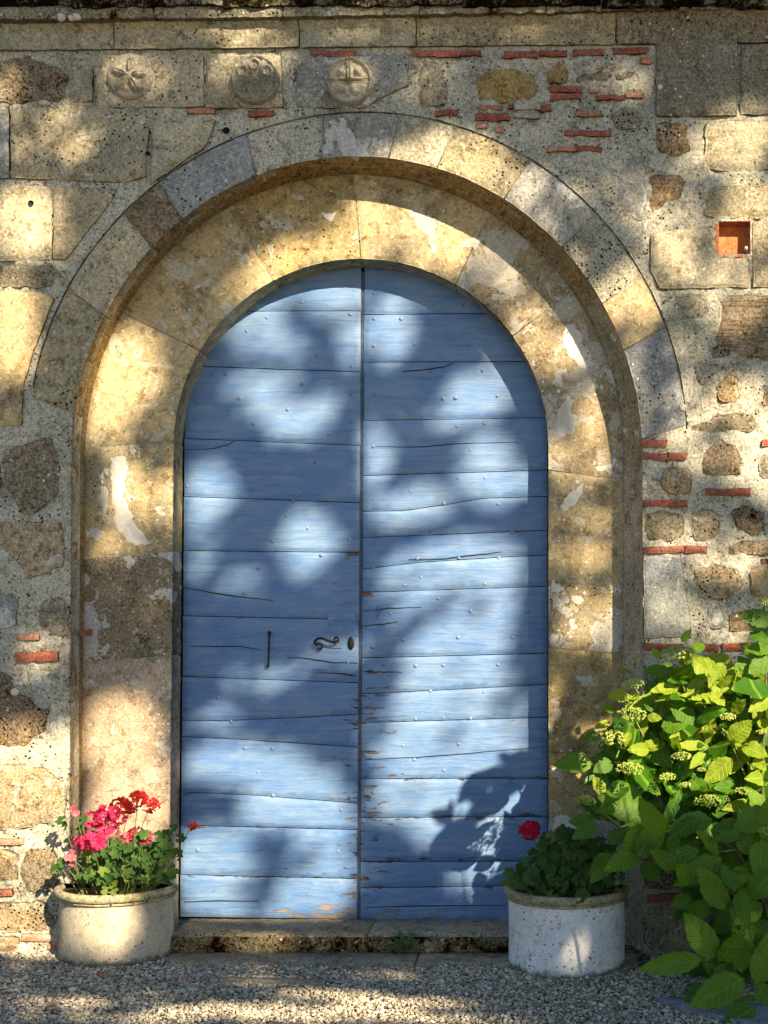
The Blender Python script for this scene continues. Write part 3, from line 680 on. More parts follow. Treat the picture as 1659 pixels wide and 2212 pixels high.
def carve3(r, th):
    x, y = r*math.cos(th), r*math.sin(th); h = 0
    if y > -0.05: h += 5*bump1(x-0.06, 0.035)+5*bump1(x+0.06, 0.035)
    h += 4*bump1(y-0.06, 0.035)+2*bump1(y+0.05, 0.03)-5*bump1(y, 0.03)
    for cx, cy in ((0.36, 0.36), (-0.36, 0.36), (-0.4, -0.4)): h += (6 if cy > 0 else 3)*bump1(math.hypot(x-cx, y-cy), 0.16)
    if y < -0.1: h += 2*noise.noise(Vector((x*4, y*4, 3)))
    return h+4.5*bump1(r-0.93, 0.07)
for cx, cy, rad, fn, m, lab in ((284, 169, 49, carve1, 'carved', 'worn stone roundel carved with a five petal flower'), (554, 177, 52, carve2, 'carved', 'stone roundel carved with a ring of small circles'), (757, 181, 50, carve3, 'carved', 'stone roundel carved with an upright cross and knobs')):
    nr, na = 26, 72; vs = []; fs = []; u0, v0 = U(cx, cy)
    for i in range(nr+1):
        r = i/nr
        for j in range(na):
            th = 2*math.pi*j/na; h = fn(r, th)*1.65 if r < 0.97 else 0
            wob = 1+0.025*noise.noise(Vector((math.cos(th)*2, math.sin(th)*2, cx)))
            base = 7+1.5*noise.noise(Vector((r*math.cos(th)*3, r*math.sin(th)*3, cx)))
            if r > 0.96: base *= 0.7
            vs.append(W(u0+rad*r*wob*math.cos(th), v0-rad*r*wob*math.sin(th), -3-base*1.6-h*1.2))
    for j in range(na):
        th = 2*math.pi*j/na; wob = 1+0.025*noise.noise(Vector((math.cos(th)*2, math.sin(th)*2, cx)))
        vs.append(W(u0+rad*1.02*wob*math.cos(th), v0-rad*1.02*wob*math.sin(th), 8))
    for i in range(nr+1):
        for j in range(na): fs.append((i*na+j, i*na+(j+1) % na, (i+1)*na+(j+1) % na, (i+1)*na+j))
    add('roundel', vs, fs, M[m], wall, True, lab)
# small drilled plug holes
for x, y, r in ((490, 284, 8), (69, 440, 6), (321, 333, 5)):
    u, v = U(x, y); vs = [W(u+r*math.cos(k*math.pi/6), v+r*math.sin(k*math.pi/6)*0.9, -6.2) for k in range(12)]+[W(u+r*0.8*math.cos(k*math.pi/6), v+r*0.8*math.sin(k*math.pi/6), -2) for k in range(12)]
    add('plug', vs, [(k, (k+1) % 12, 12+(k+1) % 12, 12+k) for k in range(12)]+[tuple(range(12, 24))], M['void'], wall)

for x, y, r, dq in ((1475, 880, 9, -6.5), (30, 1495, 9, -5.5), (130, 35, 9, -43), (152, 37, 6, -43), (163, 34, 8, -43), (168, 36, 5, -43), (1612, 535, 4, -6.5), (1426, 187, 6, -8)):
    u, v = U(x, y, dq); vs = [W(u+r*k_*math.cos(a*0.6283)*(1+0.2*math.sin(a*2.3)), v+r*k_*math.sin(a*0.6283), dq-1.2*(1-k_)+(6 if k_ == 1 else 0)) for k_ in (1, 0.8, 0.3) for a in range(10)]
    add('lichen', vs, [(q*10+a, q*10+(a+1) % 10, (q+1)*10+(a+1) % 10, (q+1)*10+a) for q in range(2) for a in range(10)]+[tuple(range(20, 30))], M['limewash'], wall)
# ================================================================== ARCHWAY
arch = thing('stone_archway', 'round arched stone doorway of ochre blocks framing the blue door', 'archway', W(780, GY, D1))
# outer voussoirs on the wall face
VO = [(1.045, 1.155, 'ashlar'), (1.155, 1.245, 'ashlar'), (1.245, 1.29, 'swirl'), (1.29, 1.385, 'blue'), (1.385, 1.46, 'mortar'), (1.46, 1.535, 'pale'), (1.535, 1.59, 'mortar'), (1.59, 1.672, 'ashlar'), (1.672, 1.755, 'pale'), (1.755, 1.83, 'mortar'), (1.83, 1.885, 'ochre'), (1.885, 1.982, 'blue')]
def angO(t):     # same ray on the outer curve
    return t
for i, (t0, t1, m) in enumerate(VO):
    g_ = 0.0007
    poly = seg(cA, t0+g_, t1-g_, 12)+seg(cO, t1-g_*0.9, t0+g_*0.9, 12)
    # pull the outer edge in a little: the incised line round the ring
    poly = poly[:13]+[(u+(780-u)*0.0075, v+(960-v)*0.0075) for u, v in poly[13:]]
    slab('voussoir', poly, -4 if m != 'mortar' else -1.5, 40, M[m], arch, bev=2.5, bw=5, amp=1.6, jit=1.3, sp=11)
# splayed moulding between wall face and arch face
def loft(name, t0, t1, nseg, mat):
    vs, fs = [], []; prof = [(0.0, 0.0), (0.05, 0.10), (0.12, 0.42), (0.30, 0.50), (0.36, 0.60), (0.40, 0.72), (0.80, 0.88), (0.93, 0.96), (1.0, 1.06)]
    m = len(prof)
    for i in range(nseg+1):
        t = t0+(t1-t0)*i/nseg; a = cA(t); c = cC(t)
        for q, (w_, dq) in enumerate(prof):
            u = a[0]+(c[0]-a[0])*w_; v = a[1]+(c[1]-a[1])*w_
            nz = noise.noise(Vector((u*0.03, v*0.03, q)))*1.6+noise.noise(Vector((u*0.1, v*0.1, q)))*0.8
            if q == 0: nz *= 0.3
            vs.append(W(u+nz*0.8, v+nz*0.8, -1.0+dq*D1+nz))
    for i in range(nseg):
        for q in range(m-1): fs.append((i*m+q, (i+1)*m+q, (i+1)*m+q+1, i*m+q+1))
    return add(name, vs, fs, mat, arch)
MJ = [-0.0, 0.31, 0.64, 0.96, 1.20, 1.39, 1.465, 1.64, 1.82, 2.02, 2.33, 2.62, 3.0]
for i in range(len(MJ)-1): loft('moulding', MJ[i], MJ[i+1], 26, M['moulding_grey' if MJ[i] > 1.8 else 'moulding'])
boxuv('brick', *[cA(0.64)[0]+11, cA(0.64)[0]+25], U(0, 1359)[1], U(0, 1374)[1], 25, 60, M['brick'], arch)
# arch face blocks
J = [-0.02, leg_t(1417, 963), leg_t(1190, 963), leg_t(953, 963), 1.17, 1.345, 1.5, 1.668, 1.80, leg_t(1015, 963, True), leg_t(1254, 963, True), leg_t(1398, 963, True), leg_t(1765, 963, True), 3.02]
JM = ['arch_pink', 'arch_lichen', 'arch', 'arch', 'arch', 'arch', 'arch', 'arch_crust', 'arch_crust', 'arch', 'arch_crust', 'arch', 'pale']
for i in range(len(J)-1):
    g_ = 0.0009; t0, t1 = J[i]+g_, J[i+1]-g_; k = max(8, int((t1-t0)*40))
    poly = seg(cC, t0, t1, k)+seg(cD, t1, t0, k)
    slab('arch_stone', poly, D1+random.uniform(-0.8, 0.8), D2+6, M[JM[i]], arch, bev=2.0, bw=4, amp=1.0, jit=0.9, sp=11)
vs, fs = [], []
for i in range(121):
    t = 1.03+0.972*i/120; a = cA(t); o_ = cO(t); o2 = (780+(o_[0]-780)*0.985, 960+(o_[1]-960)*0.985); o3 = (780+(o_[0]-780)*1.012, 960+(o_[1]-960)*1.012); vs += [W(a[0], a[1], 1.5), W(o2[0], o2[1], 1.5), W(o3[0], o3[1], 13)]
    for w_, dq in ((0.0, 0.3), (0.45, 0.62), (1.0, 1.15)):
        c = cC(t); vs.append(W(a[0]+(c[0]-a[0])*w_+(a[0]-780)*0.006, a[1]+(c[1]-a[1])*w_-4, 5+dq*D1))
for i in range(120):
    k = i*6; fs += [(k, k+6, k+7, k+1), (k+1, k+7, k+8, k+2), (k, k+3, k+9, k+6), (k+3, k+4, k+10, k+9), (k+4, k+5, k+11, k+10)]
add('mortar', vs, fs, M['mortar'], arch)
# remnants of limewash on the arch face: thin crusts with ragged edges
def q4(L_): return [(x*.28, 531+y*.28) for x, y in L_]
def q5(L_): return [(1194+x*.28, 531+y*.28) for x, y in L_]
def qb(L_): return [(1161+x*.3, 1194.5+y*.3) for x, y in L_]
def q2(L_): return [(597+x*.32, y*.32) for x, y in L_]
LW = [q4([(862,1625),(975,1622),(992,1710),(955,1850),(950,1950),(1000,2050),(1060,2170),(1130,2270),(1190,2310),(1060,2305),(960,2250),(925,2200),(880,2080),(860,1900)]), q4([(760,1850),(815,1870),(830,2050),(800,2095),(765,2000)]), q4([(755,1790),(800,1722),(790,1800)]), q4([(690,2190),(760,2180),(820,2210),(740,2270),(670,2260)]),
 q5([(110,600),(170,590),(230,720),(320,930),(200,945),(100,800),(70,690)]), q5([(20,960),(70,930),(80,1010),(60,1090),(0,1060)]), q5([(290,1060),(345,1000),(355,1070),(300,1130)]), q5([(90,1190),(150,1180),(130,1270),(190,1330),(150,1460),(60,1480),(10,1400),(30,1260)]), q5([(410,950),(470,960),(540,1060),(520,1130),(420,1000)]), q5([(160,1880),(250,1840),(200,1960),(90,2060),(60,2000)]), q5([(200,60),(300,120),(240,170),(190,120)]), q5([(400,640),(480,780),(500,860),(440,800),(390,700)]), q5([(330,1690),(480,1660),(470,1700),(360,1730)]),
 qb([(100,190),(200,240),(150,300),(90,280)]), qb([(230,300),(330,310),(340,350),(260,370)]), qb([(500,215),(600,235),(605,300),(540,280)]), qb([(100,590),(150,570),(140,640),(100,670)]), qb([(370,595),(480,660),(440,650)]), qb([(245,480),(280,480),(270,550),(245,555)]), qb([(130,370),(200,340),(180,390)]),
 q2([(1030,1640),(1100,1660),(1060,1720)]), q2([(300,1450),(400,1430),(380,1480),(310,1470)]), q2([(1280,1590),(1400,1610),(1350,1680),(1260,1660)]), [(1196,1765),(1246,1762),(1290,1790),(1250,1810),(1200,1800)]]
for L_ in LW:
    slab('limewash', px(L_, D1-1), D1-1.4, D1+3, M['limewash'], arch, bev=1.3, bw=3.5, amp=1.1, fs=0.09, jit=8.0, sp=4.5, rnd=0)
    for k in range(5):      # crumbs left round the edge of each patch
        i = random.randrange(len(L_)); t = random.random(); a, b = L_[i], L_[(i+1) % len(L_)]
        cx, cy = a[0]+(b[0]-a[0])*t+random.gauss(0, 7), a[1]+(b[1]-a[1])*t+random.gauss(0, 9)
        if abs(cx-780) < 417: continue
        r = random.uniform(1.8, 5.0)
        slab('limewash', px([(cx+r*random.uniform(.6, 1.3)*math.cos(q), cy+r*1.3*random.uniform(.6, 1.3)*math.sin(q)) for q in (0, 1, 2, 3, 4, 5)], D1-1), D1-1.3, D1+3, M['limewash'], arch, bev=1.0, bw=2, amp=0.4, jit=1.2, sp=3)
# bedding mortar behind the joints
vs, fs = [], []; NN = 160
for i in range(NN+1):
    t = 3.0*i/NN; c = cC(t); dd_ = cD(t); q = (dd_[0]+(c[0]-dd_[0])*0.012, dd_[1]+(c[1]-dd_[1])*0.012)
    c2 = (c[0]+(c[0]-dd_[0])*0.05, c[1]+(c[1]-dd_[1])*0.05)
    vs += [W(*c2, D1+2.5), W(*q, D1+2.5), W(*q, D2+4)]
for i in range(NN):
    for k in range(2): fs.append((i*3+k, (i+1)*3+k, (i+1)*3+k+1, i*3+k+1))
add('mortar', vs, fs, M['mortar'], arch)

# ================================================================== DOOR: two leaves
def archy(x):   # door head, photo measure at the door plane
    q = 1-((x-787)/402.0)**2
    return 974-401*math.sqrt(q) if q > 0 else 974+(1-0)*0
def lerp(a, b, t): return a+(b-a)*t
class Line:
    def __init__(s, pts): s.p = pts
    def __call__(s, x):
        p = s.p
        for i in range(len(p)-1):
            if x <= p[i+1][0] or i == len(p)-2: return lerp(p[i][1], p[i+1][1], (x-p[i][0])/(p[i+1][0]-p[i][0]))
L_LINES = [[(395,672),(782,671)], [(395,789),(520,794),(781,803)], [(395,947),(508,951),(780,962)], [(395,1072),(779,1086)], [(395,1189),(560,1191),(778,1193)], [(395,1330),(710,1337),(778,1340)], [(395,1461),(777,1475)], [(392,1556),(480,1557),(640,1550),(776,1543)], [(392,1591),(520,1597),(775,1614)], [(390,1711),(560,1718),(774,1735)], [(390,1782),(773,1792)], [(388,1889),(772,1898)]]
R_LINES = [[(786,679),(1185,675)], [(786,782),(1185,780)], [(785,908),(1185,902)], [(784,1027),(1185,1015)], [(783,1104),(870,1103),(960,1090),(1045,1076),(1185,1072)], [(783,1161),(1185,1145)], [(782,1229),(900,1215),(1070,1204),(1185,1198)], [(782,1279),(1185,1266)], [(781,1421),(1185,1411)], [(780,1499),(1000,1488),(1185,1478)], [(780,1561),(1185,1549)], [(779,1682),(1185,1681)], [(778,1766),(1185,1764)], [(778,1861),(1185,1860)], [(778,1918),(1185,1912)]]
def sx(y): return lerp(784.0, 774.5, (y-600)/1385.0)      # meeting edge
def lx(y): return 398.5 if y < 1000 else lerp(398.5, 389, (y-1000)/985.0)
def rx(y): return 1182.5
def door(name, label, lines, side, bottom):
    t = thing(name, label, 'door', P(sx(1985) if side < 0 else sx(1985)+4, 1985, D2))
    ls = [Line([(390, 560), (1190, 560)])]+[Line(l) for l in lines]+[Line(bottom)]
    planks = []
    for i in range(len(ls)-1):
        top, bot = ls[i], ls[i+1]; ym = (top(600 if side < 0 else 980)+bot(600 if side < 0 else 980))/2
        x0, x1 = (lx(ym), sx(ym)-3.6) if side < 0 else (sx(ym)+3.6, rx(ym))
        K = 64; up, dn = [], []
        for k in range(K+1):
            x = lerp(x0, x1, 0.5-0.5*math.cos(math.pi*k/K)); a = archy(x) if (787-402 < x < 787+402) else 974
            if ym > 990: a = 0
            yt = max(top(x)+0.8, a+2); yb = bot(x)-0.8
            if yb-yt > 0.8: up.append((x, yt)); dn.append((x, yb))
        if len(up) < 3: continue
        poly = up+dn[::-1]
        # D2 faces; boards vary a little in depth
        o = slab('plank', px(poly, D2), D2+random.uniform(-1.0, 1.0), D2+14, M['paint'], t, bev=1.6, bw=2.6, amp=0.55, fs=0.012, sp=14, jit=0.45, tilt=(0, random.uniform(-0.006, 0.006)))
        planks.append((o, top, bot))
    return t, planks
left, lp = door('door_leaf', 'left leaf of the blue plank door, with lever handle and pull bar', L_LINES, -1, [(388,1981),(772,1986)])
right, rp = door('door_leaf', 'right leaf of the blue plank door, without a handle', R_LINES, 1, [(778,1987),(1185,1993)])
def backing(t, x0, x1):
    u0, v0 = U(x0, 560, D2); u1, v1 = U(x1, 1990, D2); boxuv('light_stop_board', u0, u1, v0, v1, D2+10, D2+20, M['void'], t)  # added dark board that stops light leaking between the planks
backing(left, 380, 778.5); backing(right, 779, 1196)
vs = []
for (y, w_) in ((588, 3.0), (1000, 3.0), (1300, 3.2), (1984, 3.4)):
    for sgn, dq in ((-1, 8.5), (-1, 3.5), (1, 3.5), (1, 8.5)): vs.append(P(sx(y)+sgn*w_, y, D2+dq))
fs = [(i*4+k, i*4+k+1, (i+1)*4+k+1, (i+1)*4+k) for i in range(3) for k in range(3)]
add('cover_strip', vs, fs, M['seam'], left, False)
# nails
def dome(r, h, n_=10):
    vs = [Vector((0, -h, 0))]
    for q, (rr, hh) in enumerate(((0.55, 0.85), (0.9, 0.45), (1.0, 0.0))):
        for k in range(n_):
            a = 2*math.pi*k/n_; vs.append(Vector((r*rr*math.cos(a), -h*hh, r*rr*math.sin(a))))
    fs = [(0, 1+k, 1+(k+1) % n_) for k in range(n_)]
    for q in range(2):
        for k in range(n_): fs.append((1+q*n_+k, 1+(q+1)*n_+k, 1+(q+1)*n_+(k+1) % n_, 1+q*n_+(k+1) % n_))
    return vs, fs
nail_me, _ = mesh('nail', *dome(4.5*S, 3.0*S), M['nail'], True, False)
NA = [(365+cx*.28, 564+cy*.28) for cx, cy in ((1405,195),(1025,318),(755,438),(600,540),(1400,410),(1140,728),(385,748),(1408,812),(335,880),(435,868),(1030,948),(545,1060),(915,1145),(1407,1028),(650,1255),(1395,1242),(1235,1338),(750,1468),(1130,1550),(1395,1532),(140,1735),(1018,1748),(1393,1770),(960,1848),(905,1962),(225,1090))]
NA += [(763+cx*.28, 564+cy*.28) for cx, cy in ((160,248),(255,235),(622,330),(840,340),(160,445),(370,445),(160,655),(475,645),(890,645),(593,850),(1000,845),(167,1030),(692,1060),(790,1055),(1112,1040),(800,1275),(1010,1255),(1225,1255),(437,1365),(905,1462),(1325,1458),(1465,1405),(155,1430),(805,1675),(1015,1672),(440,1775),(157,1845),(700,1870),(1120,1875),(1333,1878))]
NA += [(365+cx*.28, 1128+cy*.28) for cx, cy in ((1070,48),(800,148),(1390,135),(1175,255),(1380,270),(690,355),(1283,460),(583,545),(1385,645),(483,758),(378,945),(270,1150),(1380,1083),(1127,1160),(378,1355),(1013,1355),(480,1540),(913,1540),(1373,1632))]
NA += [(763+cx*.28, 1128+cy*.28) for cx, cy in ((598,65),(1228,75),(155,160),(495,280),(815,275),(1122,275),(155,350),(523,428),(395,487),(1015,475),(153,560),(655,590),(290,705),(905,685),(1340,690),(150,960),(385,905),(807,888),(1232,890),(480,1108),(695,1105),(1118,1100),(595,1303),(1005,1312),(140,1400),(480,1518),(695,1508),(903,1512))]
NA += [(365+cx*.31, 1526+cy*.31) for cx, cy in ((528,290),(720,292),(620,458),(725,620),(433,105),(823,110),(1240,190),(1155,350),(1232,358),(160,700),(1200,720),(200,1000),(1180,1010))]
NA += [(763+cx*.31, 1526+cy*.31) for cx, cy in ((735,262),(632,445),(425,370),(345,275),(140,600),(1230,640),(150,900),(1000,905))]
for x, y in NA:
    pl = lp if x < sx(y) else rp
    for o, a, b in pl:
        if a(x)-1.2 <= y <= b(x)+1.2:
            q = P(x, y, D2+0.6); c = bpy.data.objects.new('nail', nail_me); C.objects.link(c); c.parent = o
            c.location = q-o.location-o.parent.location; c.scale = [random.uniform(0.85, 1.15)]*3; break
# splits in the boards
def split(pts, t, wd=1.1):
    o_ = [(x, y) for x, y in pts]; up, dn = [], []
    for i, (x, y) in enumerate(o_):
        f = 1-abs(2*i/(len(o_)-1)-1)*0.6; jy = random.uniform(-0.6, 0.6)
        up.append(P(x, y-wd*f+jy, D2-1.3)); dn.append(P(x, y+wd*f+jy, D2-1.3))
    n_ = len(up); vs = up+dn+[v+Vector((0, 0.006, 0)) for v in up]+[v+Vector((0, 0.006, 0)) for v in dn]
    fs = [(i, n_+i, n_+i+1, i+1) for i in range(n_-1)]+[(i, i+1, 2*n_+i+1, 2*n_+i) for i in range(n_-1)]+[(n_+i+1, n_+i, 3*n_+i, 3*n_+i+1) for i in range(n_-1)]
    add('split', vs, fs, M['void'], t, False)
def fine(pts, k=5):
    out = []
    for i in range(len(pts)-1):
        for j in range(k): out.append((lerp(pts[i][0], pts[i+1][0], j/k), lerp(pts[i][1], pts[i+1][1], j/k)))
    return out+[pts[-1]]
for pts, t in (([(400,972),(460,969),(490,961),(508,952)], left), ([(396,1268),(450,1279),(510,1288),(590,1297)], left), ([(408,1396),(450,1396),(520,1396),(560,1403)], left), ([(620,1420),(660,1422),(720,1431),(772,1432)], left),
               ([(870,802),(920,798),(960,792),(978,784)], right), ([(810,965),(900,966),(1000,958),(1120,955)], right), ([(784,1320),(840,1314),(910,1312)], right), ([(783,1352),(830,1348),(860,1343)], right), ([(790,1641),(900,1636),(1010,1628),(1180,1612)], right), ([(790,1960),(900,1957),(1090,1956)], right), ([(784,1450),(830,1452),(868,1452)], right), ([(398,1948),(470,1946),(560,1947)], left), ([(690,1452),(740,1456),(772,1461)], left), ([(883,1209),(960,1207),(1040,1197),(1085,1192)], right)):
    split(fine(pts), t)
# patch boards let in at the lock
for (x0, x1, y0, y1) in ((708, 773, 1324, 1341), (708, 773, 1343, 1375)):
    slab('patch_board', px([(x0, y0), (x1, y0+1), (x1, y1), (x0, y1-1)], D2), D2-1.6, D2+8, M['paint'], left, bev=1.0, bw=2, amp=0.2, jit=0.4, sp=12)
boxuv('wood_repair', *(U(x, 0, D2)[0] for x in (752, 773)), *(U(0, y, D2)[1] for y in (1194.5, 1200)), D2-2.2, D2+5, M['bare'], left)
boxuv('wood_repair', *(U(x, 0, D2)[0] for x in (783, 803)), *(U(0, y, D2)[1] for y in (1280, 1287)), D2-2.2, D2+5, M['bare'], right)
# lever handle with scrolled ends
hp = [(684,1400,4),(689,1403,4.5),(695,1400,5),(695,1393,5.5),(688,1390,7),(682,1393,9),(680,1386,11),(686,1380,13),(697,1379,14),(708,1384,14),(718,1387,14),(728,1386,14),(731,1381,13),(728,1377,11),(723,1378,9),(723,1382,8)]
pts = smooth_path([P(x, y, D2-dq-2) for x, y, dq in hp], 4)
hr = [lerp(1.9, 2.9, math.sin(math.pi*i/(len(pts)-1)))*S for i in range(len(pts))]
lever = add('lever_handle', *tube(pts, hr, 8), M['iron'], left)
vs, fs = tube([P(726, 1386, D2+2), P(726, 1386, D2-15)], 3.2*S, 8); add('spindle', vs, fs, M['brass'], lever).location = Vector((P(726, 1386, D2-6.5)))-lever.location-left.location
boxuv('handle_plate', *(U(x, 0, D2)[0] for x in (714, 738)), *(U(0, y, D2)[1] for y in (1375, 1400)), D2-3, D2+3, M['nail'], left)
# oval escutcheon
def oval(cx, cy, a, b, d0, d1, n_=20):
    vs = [P(cx+a*k*math.cos(2*math.pi*i/n_), cy+b*k*math.sin(2*math.pi*i/n_), dq) for k, dq in ((1, d1), (1, d0+1), (0.85, d0)) for i in range(n_)]
    fs = [(q*n_+i, q*n_+(i+1) % n_, (q+1)*n_+(i+1) % n_, (q+1)*n_+i) for q in range(2) for i in range(n_)]+[tuple(range(2*n_, 3*n_))]
    return vs, fs
esc = add('keyhole_plate', *oval(758, 1389.5, 7.2, 14, D2-3.2, D2+2), M['iron'], left)
rg, rf = tube([P(758+4.2*math.cos(2*math.pi*i/16), 1389.5+9*math.sin(2*math.pi*i/16), D2-4) for i in range(17)], 1.1*S, 5, False)
o = add('rim', rg, rf, M['brass'], esc); o.location = o.location+left.location-esc.location-left.location
# pull bar
pb = smooth_path([P(582, 1366, D2+1), P(582, 1368, D2-9), P(581.6, 1376, D2-12), P(580.8, 1400, D2-13), P(580, 1430, D2-12), P(579.5, 1438, D2-8), P(579.5, 1439, D2+1)], 3)
bar = add('pull_bar', *tube(pb, [3.6*S if i < 6 else 2.4*S for i in range(len(pb)-4)]+[3.2*S]*4, 8), M['iron'], left)
# small hook on the right leaf
hk = smooth_path([P(806, 1317, D2-2), P(812, 1319, D2-5), P(815, 1326, D2-5), P(815, 1334, D2-3)], 3)
add('latch_hook', *tube(hk, 1.3*S, 6), M['nail'], right)
add('latch_pin', *tube([P(818, 1307, D2-4), P(818, 1322, D2-4)], 1.6*S, 6), M['nail'], right)

# ================================================================== DOORSTEP AND SLABS
step = thing('doorstep', 'worn brown stone doorstep of two blocks under the blue door', 'doorstep', W(780, GY, 30))
def step_block(x0, x1, lab=None):
    nu, prof = 40, [(-16, -6), (-19, 10), (-20, 30), (-19, 39), (-14, 43.5), (-4, 45), (30, 44), (80, 42), (D2+6, 37.5)]
    u0, u1 = U(x0, 2040, -18)[0], U(x1, 2040, -18)[0]; vs, fs = [], []
    for i in range(nu+1):
        u = lerp(u0, u1, i/nu); e = min(i, nu-i)/nu*(u1-u0)
        for q, (dq, z) in enumerate(prof):
            nz = 2.2*noise.noise(Vector((u*0.02, dq*0.05, z*0.05)))+1.2*noise.noise(Vector((u*0.07, dq*0.1, z*0.1)))
            rd = max(0, 1-e/5)*3 if 1 < q < 7 else 0
            vs.append(W(u, GY-z-nz*0.7+rd, dq+nz*(1 if q < 5 else 0.4)+rd))
    m = len(prof)
    for i in range(nu):
        for q in range(m-1): fs.append((i*m+q, (i+1)*m+q, (i+1)*m+q+1, i*m+q+1))
    fs.append(tuple(range(m))); fs.append(tuple(range(nu*m+m-1, nu*m-1, -1)))
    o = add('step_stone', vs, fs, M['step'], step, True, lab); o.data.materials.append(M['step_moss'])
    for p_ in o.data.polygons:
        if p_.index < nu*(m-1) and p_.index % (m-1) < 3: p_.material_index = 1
step_block(364, 791.5); step_block(794, 1185)
def flat(name, label, cat, poly_xy, h, mat, sp=0.03):
    """flat paving stone: outline in ground metres (x, y)"""
    n_ = len(poly_xy); poly = resample([(p[0]*500, p[1]*500) for p in poly_xy], 12, 2.0, len(name))
    poly = [(a/500, b/500) for a, b in poly]; n_ = len(poly)
    cx = sum(p[0] for p in poly)/n_; cy = sum(p[1] for p in poly)/n_
    vs = [Vector((a, b, -0.02)) for a, b in poly]+[Vector((a, b, h-0.004)) for a, b in poly]+[Vector((cx+(a-cx)*0.985, cy+(b-cy)*0.94, h+0.001*noise.noise(Vector((a*9, b*9, 1))))) for a, b in poly]+[Vector((cx, cy, h))]
    fs = [(q*n_+i, q*n_+(i+1) % n_, (q+1)*n_+(i+1) % n_, (q+1)*n_+i) for q in range(2) for i in range(n_)]+[(2*n_+i, 2*n_+(i+1) % n_, 3*n_) for i in range(n_)]
    return tag(add(name, vs, fs, mat), label, cat)
def G(x, y):       # point of the ground seen at a photo pixel
    k = (GY-YC)/(y-YC); d = DP*(k-1); p = P(x, y, d); return (p.x, p.y)
flat('paving_slab', 'long flat brown slab lying at the foot of the doorstep', 'paving slab', [(SLX0, -0.04), (P(905, 0, 0).x, -0.04), (P(905, 0, 0).x, -0.205), (SLX0+0.02, -0.20)], 0.012, M['slab'])
flat('paving_slab', 'shorter dark flat slab between the doorstep and the right pot', 'paving slab', [(P(908, 0, 0).x, -0.04), (SLX1-0.05, -0.04), (SLX1-0.05, -0.21), (P(908, 0, 0).x, -0.205)], 0.011, M['step'])
flat('edging_stone', 'narrow pale stone flush in the gravel before the left pot and step', 'edging stone', [G(436, 2114), G(706, 2121), G(700, 2130), G(560, 2126), G(440, 2121)], 0.010, M['slab'])
flat('slate_slab', 'smooth blue grey slab in the gravel under the hydrangea', 'paving slab', [G(1412, 2163), G(1490, 2163), G(1680, 2180), G(1680, 2240), G(1560, 2206), G(1480, 2190)], 0.016, M['slate'])

# ================================================================== POTS
def pot(name, label, cx, rb, rt, rr, zt, d_back, mat, seed):
    """half-round pot, flat side to the wall; cx, radii, height in wall units"""
    t = thing(name, label, 'flower pot', W(cx, GY, d_back), 'pair of half round stone pots by the door')
    def half(prof, name_, m, close=True):
        na = 44; vs, fs = [], []; mm = len(prof)
        for j in range(na+1):
            th = math.pi*j/na
            for q, (r, z) in enumerate(prof):
                w_ = 1+0.012*noise.noise(Vector((math.cos(th)*2, math.sin(th)*2+seed, z*0.02)))+0.006*noise.noise(Vector((math.cos(th)*9, math.sin(th)*9+seed, z*0.08)))
                vs.append(W(cx-r*w_*math.cos(th), GY-z-0.8*noise.noise(Vector((th*3, z*0.1, seed))), d_back-r*w_*math.sin(th)))
        for j in range(na):
            for q in range(mm-1): fs.append((j*mm+q, j*mm+q+1, (j+1)*mm+q+1, (j+1)*mm+q))
        for q in range(mm-1):   # flat back
            a, b = q, q+1; c, d_ = na*mm+q+1, na*mm+q; fs.append((a, d_, c, b))
        return add(name_, vs, fs, m, t)
    body = half([(rb*0.97, -4), (rb*1.0, 3), (rb, 12), (lerp(rb, rt, .5), zt*0.45), (rt, zt-34), (rt*1.0, zt-26), (rt+1.5, zt-22)], 'pot_body', mat)
    half([(rt-4, zt-24), (rt+4.5, zt-23.5), (rt+5, zt-20), (rt+2.5, zt-18.5), (rr-5, zt-17.5), (rr-1.5, zt-14), (rr, zt-8), (rr-1.5, zt-3), (rr-6, zt), (rr-13, zt-0.5), (rr-17, zt-5), (rr-18, zt-22)], 'rim', M['pot_rim'] if seed == 1 else M['pot_rim'])
    half([(1, zt-8), (rr-17, zt-10)], 'soil', M['soil'])
    return t
LP_U, LP_Z = U(256, 2000, 0)[0], 150.0
pot('flower_pot', 'cream half round stone pot of pink geraniums, left of the door', LP_U, 120, 119, 131, LP_Z, -3, M['pot'], 1)
RP_D = -88; RP_U, RP_Z = U(1224, 2000, RP_D)[0], 164.0
pot('flower_pot', 'grey pitted half round stone pot right of the door, beside the hydrangea', RP_U, 121, 121, 132, RP_Z, RP_D, M['pot_grey'], 2)

# ================================================================== LEAVES
def leaf_mesh(name, L, Wd, mat, fold=0.25, droop=0.25, serr=0.05, nl=12, twist=0.0, wave=0.0):
    vs, fs = [], []; cols = (-1, -0.55, 0, 0.55, 1)
    for i in range(nl+1):
        t = i/nl; w_ = Wd*0.5*math.sin(math.pi*(t**0.85))**0.8*(1-0.25*t) if 0 < i < nl else 0.0
        if 0 < i < nl: w_ *= 1+serr*(1 if i % 2 else -1)
        z0 = -droop*L*(t**1.8)*0.6+wave*Wd*0.07*math.sin(t*5.3+droop*40)
        for c in cols:
            y = c*w_; z = z0+abs(c)*w_*fold-0.35*fold*w_*c*c+wave*Wd*0.08*math.sin(t*17+c*2)*abs(c)
            a = twist*t; vs.append((L*t-droop*L*0.12*t*t, y*math.cos(a)-z*math.sin(a)*0.3, z+y*math.sin(a)))
    for i in range(nl):
        for k in range(4):
            f = (i*5+k, (i+1)*5+k, (i+1)*5+k+1, i*5+k+1); fs.append(f)
    me, _ = mesh(name, vs, fs, mat, True, False); return me
